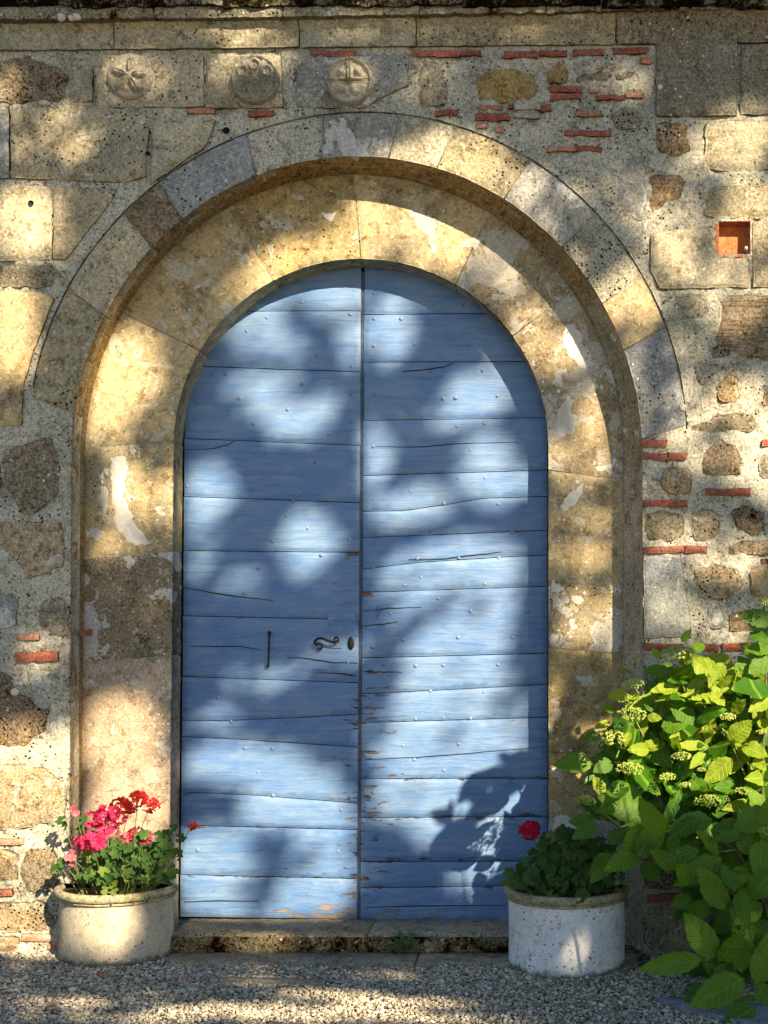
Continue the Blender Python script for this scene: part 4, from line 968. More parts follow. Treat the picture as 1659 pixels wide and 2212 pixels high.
def orient(tipdir, normal):
    x = Vector(tipdir).normalized(); nn = Vector(normal); nn = nn-x*nn.dot(x)
    if nn.length < 1e-4: nn = x.orthogonal()
    z = nn.normalized(); y = z.cross(x); m = Matrix((x, y, z)).transposed(); return m.to_euler()
def place(name, me, loc, tipdir, normal, parent, scale=1.0):
    o = bpy.data.objects.new(name, me); C.objects.link(o); o.parent = parent
    o.location = Vector(loc)-parent.location; o.rotation_euler = orient(tipdir, normal)
    o.scale = scale if hasattr(scale, '__len__') else [scale]*3
    return o

# ================================================================== HYDRANGEA
hyd = thing('hydrangea_bush', 'leafy green hydrangea with pale yellow green flower heads on the right', 'bush', P(1640, 2100, -260))
HL = [leaf_mesh('hydrangea_leaf', 1.0, 0.58, M['hyd'], random.uniform(0.15, 0.4), random.uniform(0.05, 0.5), 0.05, 12, random.uniform(-0.3, 0.3), 0.5) for k in range(6)]
HY = [leaf_mesh('hydrangea_leaf', 1.0, 0.58, M['hyd_lit'], random.uniform(0.15, 0.45), random.uniform(0.05, 0.4), 0.05, 12, random.uniform(-0.3, 0.3), 0.6) for k in range(5)]
HMID = [leaf_mesh('hydrangea_leaf', 1.0, 0.58, M['hyd_mid'], 0.3, 0.15*k+0.05, 0.05, 12, 0.1*k-0.1, 0.5) for k in range(3)]
EX = []   # base x,y -> tip x,y, width, depth, tone (sunlit leaves take the brighter colour)
f5 = lambda x, y: (1161+x*.3, 1194.5+y*.3); f8 = lambda x, y: (1062+x*.36, 1593+y*.36)
for a in ((400,1510,140,1500,160,-190,0),(660,1020,520,1030,110,-200,1),(1010,970,830,980,110,-230,1),(1030,1010,860,1060,70,-235,1),(1190,1050,1040,1020,60,-250,1),(960,860,780,830,120,-180,0),(700,880,630,830,80,-180,0),(860,1130,760,1060,110,-190,0),(1340,790,1240,960,120,-300,1),(1260,880,1205,760,100,-290,1),(1290,960,1395,895,80,-300,1),(1250,1000,1345,1090,110,-310,1),(1400,1150,1495,1060,90,-310,1),(1270,1070,1190,1020,70,-300,1),(1380,1350,1535,1220,150,-310,1),(1400,1480,1205,1650,150,-320,1),(1215,1390,1000,1380,80,-290,1),(1470,1390,1650,1450,140,-300,1),(1680,1620,1510,1620,120,-330,1),(790,1180,890,1190,130,-230,1),(660,1290,635,1380,60,-220,1),(800,1420,670,1410,100,-240,1),(560,1650,800,1950,200,-270,0),(410,1610,490,1780,100,-230,1),(400,1930,240,1930,110,-210,0),(560,1830,440,1850,110,-230,0),(1110,1630,1215,1720,130,-290,0),(1440,1690,1300,1670,120,-310,0),(1030,1700,905,1990,90,-300,0),(1260,1910,950,1990,160,-300,0),(1690,500,1480,430,140,-290,0),(1690,690,1510,680,110,-280,0),(1680,760,1530,860,150,-270,0),(1680,1050,1530,1130,110,-300,1),(540,1500,410,1570,130,-200,0),(740,1460,650,1530,90,-260,0),(1215,1440,1105,1540,90,-300,1),(890,1250,1090,1220,160,-240,0),(950,1080,1160,1210,170,-240,0),(520,1215,415,1260,60,-190,1),(1680,1860,1425,1980,190,-340,0),(1540,1800,1345,1840,90,-320,1),(560,1120,470,1120,70,-170,0),(430,1300,340,1340,80,-180,0),(1530,570,1660,640,110,-250,0),(1200,650,1110,700,90,-230,0),(1040,640,1100,560,60,-220,0),(1380,1780,1300,1880,110,-300,0),(1420,800,1560,900,130,-230,0),(1600,1200,1700,1280,120,-280,1),(1290,1280,1190,1260,90,-300,1),(1100,1300,960,1320,90,-270,1),(1560,1480,1640,1560,90,-320,1),(760,1640,880,1720,90,-250,0),(880,760,830,690,70,-200,1),(1060,800,1100,700,70,-210,1)):
    (bx, by), (tx, ty) = f5(a[0], a[1]), f5(a[2], a[3]); EX.append((bx, by, tx, ty, a[4]*.3, a[5], a[6]))
for a in ((890,690,685,790,130,-300,2),(985,540,880,700,140,-300,0),(720,690,600,860,130,-260,0),(1380,720,1110,880,150,-340,2),(1250,490,1070,590,110,-320,0),(640,520,485,590,110,-250,0),(700,640,810,530,100,-260,0),(900,750,1010,860,150,-230,0),(1510,580,1340,600,80,-340,0),(1700,800,1530,960,200,-380,0),(1620,990,1440,1110,150,-360,0),(1200,960,1080,1010,90,-300,0),(1290,980,1190,1110,120,-310,0),(1340,1320,1175,1070,170,-400,2),(1360,1340,1525,1180,120,-410,2),(1260,1330,895,1390,130,-420,2),(1520,1450,1210,1600,200,-450,2),(1590,1480,1680,1190,150,-450,2),(1590,1480,1700,1610,140,-450,0),(1580,1620,1395,1725,160,-480,0),(1260,1470,1155,1620,100,-390,0),(1680,1160,1480,1300,120,-360,0),(1400,1360,1340,1440,60,-400,0),(1450,1100,1320,1160,100,-310,0),(1560,700,1480,560,120,-330,0),(1250,680,1170,640,80,-280,0)):
    (bx, by), (tx, ty) = f8(a[0], a[1]), f8(a[2], a[3]); EX.append((bx, by, tx, ty, a[4]*.36, a[5], a[6]))
nleaf = 0
def hleaf(bx, by, tx, ty, wd, d, tone, nrm=None):
    global nleaf
    if by < 1740 and d < -190: d = -190+0.25*(d+190)
    a = P(bx, by, d); b = P(tx, ty, d-random.uniform(5, 40)); L = (b-a).length*1.08
    nv = nrm or Vector((random.uniform(-0.25, 0.35), -1.0, random.uniform(0.2, 0.9)))
    w_ = max(0.30, min(1.3, (wd*S*((DP+d)/DP))/(L*0.58)*1.12))
    place('leaf', random.choice((HL, HY, HMID)[tone]), a, b-a, nv, hyd, (L, L*w_, L)); nleaf += 1
for e in EX: hleaf(*e)
SHP = [(1659,1285),(1615,1330),(1600,1400),(1500,1400),(1430,1410),(1400,1445),(1340,1500),(1315,1560),(1285,1600),(1260,1650),(1255,1720),(1245,1770),(1330,1800),(1340,1860),(1400,1860),(1450,1900),(1490,1980),(1520,2060),(1480,2120),(1530,2160),(1560,2212),(1659,2212)]
k = 0
while k < 175:
    x, y = random.uniform(1250, 1690), random.uniform(1300, 2200)
    if x < 1659 and not inside(SHP, np.array([[x, y]]))[0]: continue
    d = random.uniform(-190, -80) if y < 1760 else random.uniform(-400, -120)
    L = random.uniform(55, 100); an = random.uniform(0, 6.283)
    if math.cos(an) > 0.2 and random.random() < 0.6: an = math.pi-an
    tx, ty = x+L*math.cos(an), y+L*math.sin(an)
    if tx < 1659 and not inside(SHP, np.array([[tx, ty]]))[0]: continue
    hleaf(x, y, tx, ty, L*0.58, d, (1 if y < 1750 else 2) if random.random() < 0.38 else 0, Vector((random.uniform(-0.6, 0.6), -1, random.uniform(-0.3, 1.2)))); k += 1
# the rest of the bush, beyond the edge of the picture and inside it: one mass of leaves
def mass(meshes, xforms, name, mat, parent):
    V, F = [], []; off = 0
    for me, mtx in xforms:
        nv = len(me.vertices); c = np.empty(nv*3, np.float32); me.vertices.foreach_get('co', c); c = c.reshape(-1, 3)
        m = np.array(mtx); V.append(c@m[:3, :3].T+m[:3, 3]); f = np.array([p.vertices[:] for p in me.polygons]); F.append(f+off); off += nv
    me = big_mesh(name, np.concatenate(V), np.concatenate(F), mat); o = link(name, me, parent); o['kind'] = 'stuff'; return o
xf = []
SHADE = np.array([(1185,1570),(1125,1590),(1085,1575),(1050,1625),(1005,1600),(985,1655),(1010,1680),(930,1735),(895,1800),(860,1870),(790,1990),(790,2100),(1185,2100)], float)
cand = 0; TALL = []
while cand < 1100:
    cand += 1
    if cand < 260: x, y, d = random.uniform(1670, 2150), random.uniform(1430, 2150), random.uniform(-200, -60)
    elif cand < 620:
        x, y, d = random.uniform(1330, 1700), random.uniform(1450, 2150), random.uniform(-210, -60)
        if not inside(SHP, np.array([[min(x, 1650), y]]))[0] or not inside(SHP, np.array([[min(x-50, 1650), y+20]]))[0]: continue
    else:   # the taller part of the bush to the right of the picture, whose shade falls on the foot of the door
        x, y = random.uniform(780, 1190), random.uniform(1560, 2100)
        if not inside(SHADE, np.array([[x-38, y-42]]))[0]: continue
        u, v = U(x, y, D2); dq = random.uniform(-960, -760); u += SUNX*(D2-dq); v -= SUNZ*(D2-dq)
        bad = False
        for dm in (120, 200, 270, 350):
            um, vm = U(x, y, D2); um += SUNX*(D2+dm); vm -= SUNZ*(D2+dm); k_ = DP/(DP-dm); im = (XC+(um-XC)*k_, YC+(vm-YC)*k_)
            if (inside(SHP, np.array([im]))[0] or im[0] > 1640) and im[1] < 1790: bad = True
        if bad: continue
        k_ = (DP+dq)/DP
        x, y, d = XC+(u-XC)/k_, YC+(v-YC)/k_, dq
        if x < 1740: continue
        TALL.append(P(x, y, d))
    p = P(x, y, d); L = random.uniform(60, 105)*S
    e = orient((random.uniform(-1, 1), random.uniform(-1, 0.5), random.uniform(-0.8, 0.6)), (random.uniform(-0.6, 0.6), -1, random.uniform(0, 1.2)))
    xf.append((random.choice(HL), Matrix.Translation(p)@e.to_matrix().to_4x4()@Matrix.Diagonal((L, L, L, 1))))
mass(HL, xf, 'leaf_mass', M['hyd'], hyd)
# stems
root = Vector(P(1720, 2120, -230)); root.z = 0
def hdep(y, d): return -165+0.25*(d+190) if (y < 1740 and d < -165) else d+15
def stem(pts, r0, r1, mat, parent=hyd):
    q = smooth_path(pts, 5); add('stem', *tube(q, [lerp(r0, r1, i/(len(q)-1)) for i in range(len(q))], 6), mat, parent)
for tips in ([(1620,1850,-240),(1480,1492,-235),(1462,1442,-230)], [(1660,1800,-300),(1611,1680,-322),(1580,1610,-318),(1556,1566,-312)], [(1560,1900,-240),(1420,1720,-230),(1375,1530,-205)], [(1560,1950,-250),(1330,1780,-240),(1268,1732,-210)], [(1650,1750,-260),(1655,1500,-280),(1650,1310,-270)], [(1600,2050,-360),(1555,2090,-400),(1535,2070,-405)], [(1650,2150,-430),(1635,2126,-450)], [(1590,1840,-300),(1460,1830,-330),(1400,1815,-300)], [(1640,1700,-250),(1540,1560,-260),(1500,1480,-260)]):
    stem([root]+[P(t[0], t[1], hdep(t[1], t[2])) for t in tips], 0.009, 0.003, M['shoot'])
for a, b in (((1480,1495,-238),(1461,1440,-235)),((1480,1492,-238),(1500,1420,-240)),((1612,1680,-325),(1580,1608,-320)),((1580,1608,-320),(1555,1565,-315)),((1612,1680,-325),(1660,1650,-330)),((1380,1500,-215),(1372,1485,-212)),((1390,1590,-240),(1375,1560,-232)),((1330,1640,-230),(1345,1600,-222)),((1405,1400+400,-305),(1440,1815,-315)),((1560,1660,-320),(1540,1640,-318)),((1490,1320+330,-290),(1475,1640,-285)),((1535,2070,-408),(1520,2075,-418)),((1560,1840,-345),(1590,1835,-345)),((1345,1800-10,-260),(1310,1760,-240))):
    stem([P(q[0], q[1], hdep(q[1], q[2])-12) for q in (a, b)], 0.0034, 0.0026, M['stem'])
for q in TALL[::7]:      # shoots that carry the taller part
    stem([Vector((q.x+random.uniform(-0.1, 0.1)+0.12, q.y+random.uniform(-0.08, 0.08), 0)), Vector((q.x+0.06, q.y, q.z*0.6)), q], 0.006, 0.0022, M['shoot'])
# flower heads
def head_mesh(seed):
    rs = random.Random(seed); V, F = [], []
    for k in range(95):
        r = math.sqrt(rs.random()); th = rs.uniform(0, 6.283); z = 0.30*(1-r*r)+rs.uniform(-0.05, 0.05); sz = rs.uniform(0.05, 0.10)
        c = Vector((r*math.cos(th), r*math.sin(th), z)); o_ = len(V)
        m = rs.uniform(0, 3)
        for p in IV: V.append(c+Vector(p)*sz*Vector((1, 1, 0.8)).x)
        F += [tuple(int(i)+o_ for i in f) for f in IF]
    for k in range(9):
        th = k*0.7; r = rs.uniform(0.3, 0.85); q, f = tube([(0, 0, -0.5), (r*0.5*math.cos(th), r*0.5*math.sin(th), -0.1), (r*math.cos(th), r*math.sin(th), 0.2*(1-r*r))], 0.035, 4, False)
        o_ = len(V); V += q; F += [tuple(i+o_ for i in ff) for ff in f]
    me, _ = mesh('flower_head', V, F, M['floret'], True, False); return me
HM = [head_mesh(s_) for s_ in range(4)]
for cx, cy, wd, d in ((1000,725,230,-245),(690,945,150,-215),(670,1165,200,-245),(510,1335,230,-220),(660,1555,180,-270),(1035,1465,130,-300),(935,1612,110,-280),(1060,1672,80,-300),(345,1782,140,-235),(1225,1790,170,-330),(1480,1715,110,-325),(1375,1180,110,-320),(1640,350,150,-290),(1655,2005,120,-370),(1180,1560,60,-290),(1610,1290,70,-300)):
    x, y = f5(cx, cy); d = (-190+0.25*(min(d, -190)+190) if y < 1740 else d)-40; p = P(x, y, d); r = 1.12*wd*0.3*S*0.5*((DP+d)/DP)
    place('flower_head', random.choice(HM), p, Vector((1, random.uniform(-0.3, 0.3), random.uniform(-0.2, 0.2))), Vector((random.uniform(-0.2, 0.2), -0.35, 1)), hyd, r)

# ================================================================== GERANIUMS
def ger_leaf(mat, seed, n_=21):
    rs = random.Random(seed); vs = [(0, 0, 0)]; cup = rs.uniform(0.05, 0.35)
    for ring, rr in ((1, 0.55), (2, 1.0)):
        for k in range(n_):
            a = R(28)+(2*math.pi-R(56))*k/(n_-1)+math.pi
            lob = 1+0.16*math.cos((k/(n_-1))*2*math.pi*5.0+math.pi)*(1 if ring == 2 else 0.3)+rs.uniform(-0.05, 0.05)
            z = cup*rr*rr+0.10*math.cos(5*a)*rr*rr+rs.uniform(-0.03, 0.03)
            vs.append((0.5*rr*lob*math.cos(a+math.pi*0)*-1, 0.5*rr*lob*math.sin(a), z*0.5))
    fs = [(0, 1+k, 2+k) for k in range(n_-1)]+[(1+k, 1+n_+k, 2+n_+k, 2+k) for k in range(n_-1)]
    me, _ = mesh('geranium_leaf', vs, fs, mat, True, False); return me
GL = [ger_leaf(M['ger'], s_) for s_ in range(5)]; GYg = [ger_leaf(M['ger_young'], s_+9) for s_ in range(4)]
def floret_mesh(mat, seed):
    rs = random.Random(seed); vs, fs = [], []
    for k in range(5):
        a = k*2*math.pi/5+rs.uniform(-0.2, 0.2); up = rs.uniform(0.15, 0.5); o_ = len(vs)
        for (t, w_) in ((0.05, 0.04), (0.4, 0.22), (0.75, 0.32), (1.0, 0.18)):
            z = up*t*t*0.6+0.05
            for s_ in (-1, 1):
                x, y = t*0.55, s_*w_*0.75
                vs.append((x*math.cos(a)-y*math.sin(a), x*math.sin(a)+y*math.cos(a), z+rs.uniform(-0.04, 0.04)))
        for q in range(3): fs.append((o_+2*q, o_+2*q+1, o_+2*q+3, o_+2*q+2))
    me, _ = mesh('floret', vs, fs, mat, True, False); return me
FL = {m: [floret_mesh(M[m], s_) for s_ in range(3)] for m in ('pink', 'red', 'light_pink', 'crimson')}
def add_head(parent, p, base, rad, cnt, m, seed, fsz=0.026):
    """flower head: a stalk with its florets as sub-parts"""
    rs = random.Random(seed)
    q = smooth_path([base, (Vector(base)+Vector(p))/2+Vector((rs.uniform(-0.012, 0.012), -0.012, 0.02)), p], 5)
    st = add('flower_head', *tube(q, 0.0014, 5), M['stem'], parent); off = parent.location+st.location
    for k in range(cnt):
        v_ = Vector((rs.gauss(0, 1), rs.gauss(0, 1)-0.6, rs.gauss(0, 1)+0.35)).normalized()
        c = Vector(p)+Vector((v_.x*rad*1.15, v_.y*rad, v_.z*rad*0.8))
        o = bpy.data.objects.new('floret', rs.choice(FL[m])); C.objects.link(o); o.parent = st; o.location = c-off
        o.rotation_euler = orient(v_.orthogonal()+Vector((0, 0, rs.uniform(-0.5, 0.5))), v_); s_ = fsz*rs.uniform(0.8, 1.25); o.scale = (s_, s_, s_)
def geranium(name, label, cu, d_back, zr, soil_r, leaves, heads, seed, young):
    rs = random.Random(seed)
    t = thing(name, label, 'geranium', W(cu, GY-zr+10, d_back-40), 'geraniums in the two pots')
    soilz = (zr-10)*S
    for x, y, d, sz, tone in leaves:
        p = P(x, y, d); b = Vector((lerp(p.x, W(cu, 0).x, 0.35), lerp(p.y, (d_back-50)*S, 0.4), soilz))
        nv = Vector((rs.uniform(-0.5, 0.5)+0.15, -0.75, rs.uniform(0.1, 1.1)))
        place('leaf', rs.choice(GYg if tone else GL), p, Vector((rs.uniform(-1, 1), rs.uniform(-0.3, 0.3), rs.uniform(-1, 0.4))), nv, t, sz)
    V, F = [], []
    for x, y, d, sz, tone in leaves[::2]:
        p = P(x, y, d); b = Vector((lerp(p.x, W(cu, 0).x, 0.4), lerp(p.y, (d_back-50)*S, 0.5), soilz)); q, f = tube([b, (b+p)/2+Vector((rs.uniform(-.01, .01), 0, 0.01)), p], 0.0016, 4, False)
        o_ = len(V); V += q; F += [tuple(i+o_ for i in ff) for ff in f]
    add('stalks', V, F, M['stem'], t)['kind'] = 'stuff'
    for (x, y, d, rad, cnt, m) in heads:
        p = P(x, y, d); bx = lerp(p.x, W(cu, 0).x, 0.5); add_head(t, p, Vector((bx, d_back*S-50*S, soilz+0.03)), rad*S, cnt, m, rs.randint(0, 9999))
    return t
rs = random.Random(5); lv = []
for k in range(190):
    x = rs.gauss(275, 58); y = rs.uniform(1800, 1905)
    top = 1800+abs(x-300)*0.22 if x > 300 else 1815+(300-x)*0.28
    if not (150 < x < 392) or y < top: continue
    lv.append((x, y, rs.uniform(-125, -25), rs.uniform(0.026, 0.052), rs.random() < 0.12))
for cx, cy, tone in ((495,490,0),(490,560,0),(1040,550,0),(1080,605,0),(1060,700,0),(1030,690,0),(1000,580,0),(950,590,0),(700,640,0),(720,700,0),(640,700,0),(590,720,0),(660,850,1),(700,830,1),(680,880,1),(640,930,1),(690,930,1),(620,870,1),(740,800,1),(870,850,1),(960,800,1),(800,790,0),(860,720,0),(930,700,0),(530,800,0),(560,760,0),(350,760,0),(340,790,0),(380,750,0),(370,500,0),(390,530,0)):
    lv.append((cx*.36, 1593+cy*.36, -115 if cy > 840 else rs.uniform(-110, -60), rs.uniform(0.034, 0.05), tone))
hd_ = [(cx*.36, 1593+cy*.36, rs.uniform(-105, -60), rad, cnt, m) for cx, cy, rad, cnt, m in ((460,440,8,5,'light_pink'),(560,490,15,12,'pink'),(640,455,19,17,'pink'),(700,480,17,14,'pink'),(725,410,16,15,'red'),(780,420,10,8,'red'),(830,372,16,17,'red'),(905,408,14,14,'red'),(600,575,16,14,'pink'),(650,540,15,12,'pink'),(540,620,15,12,'pink'),(490,635,12,9,'pink'),(580,640,12,9,'pink'),(745,595,14,10,'light_pink'),(820,585,15,12,'pink'),(870,600,12,10,'pink'),(430,725,13,7,'light_pink'),(1160,525,5,3,'red'))]
geranium('geranium', 'bushy geranium with clusters of pink and red flowers in the left pot', LP_U, -3, LP_Z, 110, lv, hd_, 3, 0.2)
rs = random.Random(11); lv = []
for k in range(330):
    x = rs.gauss(1235, 56); y = rs.uniform(1790, 1935)
    top = 1792+abs(x-1225)*0.30 if x > 1190 else 1803+(1190-x)*1.05
    if not (1098 < x < 1350) or y < top or (y > 1925 and x > 1200): continue
    lv.append((x, y, RP_D+rs.uniform(-120, -15), rs.uniform(0.028, 0.055), rs.random() < 0.03))
for cx, cy in ((110,820),(130,850),(95,850),(150,870),(430,890),(540,950),(530,970),(560,930),(400,570),(330,660),(250,670),(480,560),(560,590),(640,890),(360,880),(330,870)):
    lv.append((1062+cx*.36, 1593+cy*.36, RP_D-rs.uniform(90, 135), rs.uniform(0.038, 0.058), cx in (360, 330)))
hd_ = [(1062+cx*.36, 1593+cy*.36, RP_D-70, rad, cnt, 'crimson') for cx, cy, rad, cnt in ((225,565,15,26),(238,545,13,18))]
geranium('geranium', 'dense dark green geranium with a single crimson bloom in the right pot', RP_U, RP_D, RP_Z, 110, lv[:270], hd_, 8, 0.05)

# ================================================================== WEEDS, PETALS, SMALL THINGS
def weed(x, y, d, h, nb, label, seed, broad=False):
    rs = random.Random(seed); p = P(x, y, d); t = thing('weed', label, 'weed', p, 'weeds along the doorstep')
    me = [leaf_mesh('weed_leaf', 1.0, 0.45 if broad else 0.16, M['weed'], 0.2, rs.uniform(0.3, 0.9), 0.02, 6) for _ in range(2)]
    for k in range(nb):
        a = rs.uniform(math.pi, 2*math.pi); el = rs.uniform(0.2, 1.3)
        dr = Vector((math.cos(a)*math.cos(el), math.sin(a)*math.cos(el)*0.7, math.sin(el)))
        place('blade', rs.choice(me), p+Vector((rs.uniform(-.012, .012), rs.uniform(-.008, 0), 0)), dr, Vector((0, -0.6, 1)), t, h*rs.uniform(0.6, 1.1))
weed(876, 2052, -24, 0.085, 26, 'spreading green weed at the foot of the right step stone', 1)
weed(1036, 2042, -22, 0.05, 14, 'small weed on the step face nearer the right pot', 2)
weed(604, 2063, -22, 0.034, 12, 'tiny green tuft below the left half of the step', 3)
weed(750, 2060, -22, 0.036, 9, 'sparse tuft just left of the step joint', 4)
weed(1310, 2132, -230, 0.06, 8, 'broad leaved weed in front of the right pot', 5, True)
weed(1352, 2155, -250, 0.05, 6, 'small broad leaved sprig in the gravel near the slate slab', 6, True)
weed(1120, 2095, -190, 0.03, 7, 'little weed against the left foot of the right pot', 7)
pm = {}
def petal_obj(x, y, m, lab, size=0.014):
    gx_, gy_ = G(x, y); vs = [(-0.5, -0.3, 0), (0.1, -0.45, 0.1), (0.5, -0.2, 0.22), (0.5, 0.2, 0.2), (0.1, 0.45, 0.12), (-0.5, 0.3, 0)]
    me, _ = mesh('fallen_petal', [tuple(c*size for c in v_) for v_ in vs], [(0, 1, 4, 5), (1, 2, 3, 4)], M[m], True, False)
    o = link('fallen_petal', me, None, (gx_, gy_, ground_z(gx_, gy_)+0.011)); o.rotation_euler = (random.uniform(-.3, .3), random.uniform(-.3, .3), random.uniform(0, 6))
    tag(o, lab, 'petal', 'fallen petals on the gravel')
for x, y, m, lab in ((75,2100,'pink','leftmost fallen pink petal on the gravel'),(212,2112,'pink','fallen pink petal just before the left pot'),(278,2102,'light_pink','pale fallen petal at the foot of the left pot'),(398,2118,'light_pink','pale petal in the gravel, upper of two near the edging stone'),(410,2124,'light_pink','pale petal in the gravel, lower of two near the edging stone'),(405,2176,'light_pink','lone pale petal farther out on the gravel')):
    petal_obj(x, y, m, lab)
gx_, gy_ = G(112, 2184)
me = leaf_mesh('dry_leaf', 0.05, 0.026, M['dry_stem'], 0.5, 0.2, 0.0, 8); o = link('dry_leaf', me, None, (gx_-0.02, gy_, 0.016)); o.rotation_euler = (0.2, -0.1, 0.7)
tag(o, 'curled dry tan leaf on the gravel before the left pot', 'leaf')

# ================================================================== THE TREE BEHIND THE PHOTOGRAPHER, whose crown dapples the wall
def LUV(x, y, d):
    if d == 'g': d = DP*((GY-YC)/(y-YC)-1)
    u, v = U(x, y, d); return u+SUNX*d, v-SUNZ*d
LIT = []   # photo x, y, depth, rx, ry, strength
def lit(d, *items):
    for it in items:
        x, y, rx_, ry_, a = it[:5]; u, v = LUV(x, y, d); LIT.append((u, v, rx_, ry_, a, R(it[5]) if len(it) > 5 else 0))
lit(0, (515,55,85,50,.95),(500,140,55,40,.7),(590,130,40,35,.5),(290,165,55,50,.6),(757,175,40,40,.4),(50,480,75,85,.95),(110,530,45,40,.5),(25,710,55,120,1),(0,200,40,60,.4),(130,290,90,60,.25),(60,330,60,40,.2),
    (1590,300,75,70,.95),(1620,430,60,45,.85),(1440,560,60,45,.6),(1590,515,45,40,.95),(1612,490,60,60,1),(1000,335,95,50,.85,20),(1110,400,60,45,.6,35),(1385,620,55,75,.95,-25),(1450,470,70,60,.4),(1360,430,50,50,.3),
    (1600,860,60,50,.9),(1660,930,50,60,.8),(1450,1000,60,70,.55),(1640,1080,60,60,.5),(1440,1130,60,60,.5),(1560,1220,70,50,.5),(1440,1330,60,50,.95),(1560,1350,60,45,.85),(1530,1010,50,40,.4),(1460,760,40,40,.35),
    (40,1680,140,120,1),(60,1990,120,100,1),(150,1830,60,60,.9),(60,1700,110,110,.85),(90,1830,110,90,.8),(60,1990,90,90,.85),(100,1400,60,60,.35),(160,1600,40,50,.6),(760,60,60,30,.3),(900,40,40,25,.35),(1130,50,40,30,.3),(940,170,60,40,.25),(1340,180,60,35,.25))
lit(D1, (850,470,120,60,1,15),(960,520,80,50,.9,30),(720,520,60,50,.75),(600,570,70,45,.95,-30),(530,630,50,40,.7),(1080,590,60,50,.6,40),(1150,670,45,60,.5),(1240,740,45,70,.9,25),(1290,880,40,60,.6),(1210,1000,40,60,.3),(1260,1150,60,70,.5),
    (270,810,80,100,.95,20),(230,900,50,70,.7),(320,1080,55,60,.8),(270,1040,40,80,.7),(260,1180,50,40,.35),(260,1590,90,90,.95),(280,1720,90,120,.95),(345,1110,40,40,.6),(380,1060,25,80,.8))
lit(D2, (700,625,85,40,.95,-15),(600,690,50,35,.55),(845,720,55,65,1),(880,635,60,30,.6),(590,750,100,35,.5),(540,850,50,50,.4),(630,905,80,50,.95,10),(700,880,40,40,.5),(590,820,60,25,.5),
    (1030,855,70,60,.95),(960,895,50,35,.6),(1090,810,40,60,.7),(445,1065,55,75,.95),(840,950,65,50,.9),(820,1020,40,45,.8),(1060,1040,85,50,.95),(940,1075,90,38,.85),(850,1100,60,35,.6),
    (665,1180,65,85,1),(520,1255,50,25,.55),(430,1190,40,60,.5),(1000,1200,130,50,.95),(1075,1250,55,90,.8),(880,1235,60,40,.7),(930,1175,60,30,.5),(850,1300,45,50,.55),(1000,1300,60,60,.5),(1090,1360,40,60,.7),(940,1410,55,50,.85),(1000,1400,60,40,.6),
    (920,1460,50,60,.9),(1070,1430,40,50,.4),(890,1540,60,60,.95),(960,1560,50,50,.8),(870,1630,55,60,.85),(800,1600,30,60,.3),(760,1405,28,30,.8),(710,1410,40,25,.5),(560,1465,80,25,.4),(640,1440,40,25,.35),
    (470,1560,60,30,.5),(480,1640,90,40,.95),(580,1650,90,45,1),(660,1700,65,50,.95),(600,1760,70,45,.8),(720,1790,50,60,.75),(460,1830,75,60,.9),(560,1870,45,50,.4),(700,1890,65,70,.85),(440,1930,60,50,.85),(640,1950,80,40,.7),(540,1800,40,30,.3),
    (850,1720,60,60,.6),(960,1640,60,50,.7),(1050,1600,70,60,.8),(960,1720,60,70,.8),(920,1790,40,40,.7),(1000,1800,50,50,.4),(1110,1560,50,60,.6))
lit(D2, (1000,1690,120,90,1),(930,1760,70,60,1),(1060,1620,80,60,1),(960,1500,110,70,.9),(1010,1280,110,120,.75),(900,1390,60,60,.6),(960,1100,120,50,.6),(1050,980,60,50,.5))
lit(-190, (1560,1500,200,120,1),(1640,1640,130,120,1),(1400,1560,110,110,1),(1480,1660,110,60,.9))
lit('g', (560,2185,190,32,1),(700,2150,120,22,.9),(860,2170,120,28,1),(330,2200,90,20,.8),(980,2205,90,20,.9),(120,2195,80,20,.5),(1100,2205,50,15,.6),(60,2130,60,14,.35),(560,2120,90,14,.6),(830,2108,70,12,.5))
lit(-110, (225,1990,75,80,.95),(250,1800,110,60,.95),(320,1860,60,50,.7),(190,1900,60,50,.8))
lit(-20, (560,2030,90,25,.6),(720,2040,60,22,.45),(450,2040,40,20,.3))
lit(-270, (1500,1560,200,150,1),(1620,1640,120,110,1),(1440,1450,90,70,1),(1520,1560,110,90,1),(1400,1570,80,80,.95),(1600,1650,100,90,1),(1450,1680,90,50,.7),(1640,1520,60,80,1),(1330,1590,50,50,.8))
lit(-210, (1248,2052,16,26,.8,35))
lit(D1, (1265,1130,60,100,.8),(1255,1340,55,70,.5),(1290,960,45,70,.6),(1180,760,40,60,.5))
lit(D2, (520,1650,135,55,1),(630,1735,120,60,1),(450,1870,90,90,1),(690,1890,85,110,1),(560,1965,190,35,.9),(700,640,105,50,1),(600,705,70,45,.8),(765,740,35,70,.8),(1010,1480,110,50,.6))
lit(0, (1570,1120,130,130,.5),(1560,650,110,80,.5),(1480,330,60,50,.5),(1620,1000,60,90,.7),(1420,1250,50,60,.7),(1500,870,70,60,.5),(1480,640,70,50,.4),(1250,420,50,40,.3))
lit('g', (150,2165,130,24,.8),(330,2150,60,16,.5),(700,2195,200,26,1))
ND = len(LIT)
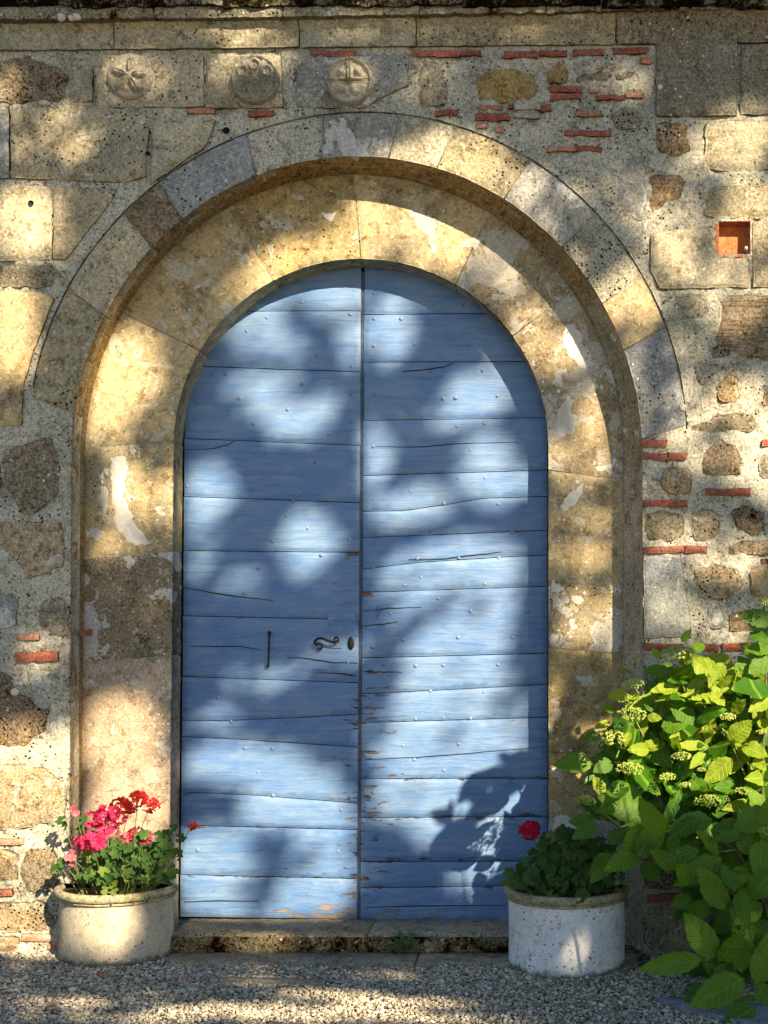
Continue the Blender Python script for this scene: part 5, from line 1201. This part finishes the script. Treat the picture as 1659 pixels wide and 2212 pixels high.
# limbs and thick tufts that stay dark between the gaps
lit(D2, (428,1735,42,45,.95),(630,1845,55,38,.85),(565,1930,30,60,.75,20),(652,700,32,60,.85,-25),(905,900,34,70,.9,25),(875,1005,26,60,.9,30),(930,1152,130,13,.95,-8),(985,1305,60,42,.55),(500,960,110,28,.95),(560,1090,45,60,.95),(560,1400,120,50,.9),(840,1385,40,60,.7))
u0, u1, v0, v1 = -520, 2500, -520, 2700
NC = 92000; lam_max = 4.2; aside = 0.056
cu = rng.uniform(u0, u1, NC); cv = rng.uniform(v0, v1, NC)
T = np.ones(NC)
DK = np.ones(NC)
for k_, (u, v, rx_, ry_, a, an) in enumerate(LIT):
    du, dv = cu-u, cv-v; c_, s_ = math.cos(an), math.sin(an); x = (du*c_+dv*s_)/rx_; y = (-du*s_+dv*c_)/ry_
    q = np.sqrt(x*x+y*y); gq = np.clip((1.16-q)/0.28, 0, 1); gq = gq*gq*(3-2*gq); 
    if k_ < ND: T *= 1-(a**0.65)*gq
    else: DK *= 1-a*gq
T = (1-T)*DK; T = np.clip(T, 0.015, 1)
lam = -np.log(np.clip(T, 0.001, 0.999)); acc = rng.random(NC) < lam/lam_max
cu, cv = cu[acc], cv[acc]; N = len(cu)
tdist = 10.5+rng.uniform(-0.8, 0.8, N)
ctr = np.stack([(cu-829.5)*S, np.zeros(N), (GY-cv)*S], 1)+np.array(SUN)[None]*tdist[:, None]
# leaf: kite of four points, random tilt around facing the light
a1 = rng.normal(0, 1, (N, 3)); nrm = np.array(SUN)[None]+0.55*a1; nrm /= np.linalg.norm(nrm, axis=1)[:, None]
tv = rng.normal(0, 1, (N, 3)); tv -= nrm*(tv*nrm).sum(1)[:, None]; tv /= np.linalg.norm(tv, axis=1)[:, None]; bv = np.cross(nrm, tv)
sz = aside*rng.uniform(0.7, 1.3, N)[:, None]
Vt = np.stack([ctr-tv*sz*0.65, ctr+bv*sz*0.42, ctr+tv*sz*0.65, ctr-bv*sz*0.42], 1).reshape(-1, 3)
Ft = np.arange(N*4).reshape(-1, 4)
tb = Vector((8.8, -8.6, 0))
tree = thing('shade_tree', 'leafy tree behind the photographer whose crown dapples the wall', 'tree', tb)
link('crown', big_mesh('crown', Vt, Ft, M['crown'], False), tree)
def limb(name, pts, r0, r1): q = smooth_path(pts, 6); add(name, *tube(q, [lerp(r0, r1, i/(len(q)-1)) for i in range(len(q))], 9), M['bark'], tree)
limb('trunk', [tb, tb+Vector((0.05, 0.1, 2.5)), tb+Vector((-0.1, 0.2, 5.0)), tb+Vector((-0.4, 0.3, 6.6))], 0.24, 0.12)
def cpt(x, y, d): u, v = LUV(x, y, d); return W(u, v, 0)+SUN*10.5
fork = tb+Vector((-0.25, 0.25, 5.8))
for tips in ([cpt(1780,1230,0), cpt(1300,1080,0), cpt(900,1000,D2), cpt(780,860,D2)], [cpt(1760,900,0), cpt(1500,700,0), cpt(1150,250,0), cpt(800,150,0)], [cpt(1780,1230,0), cpt(1180,1130,D2), cpt(860,1160,D2), cpt(560,1330,D2), cpt(420,1500,D2)]):
    limb('branch', [fork]+tips, 0.06, 0.016)
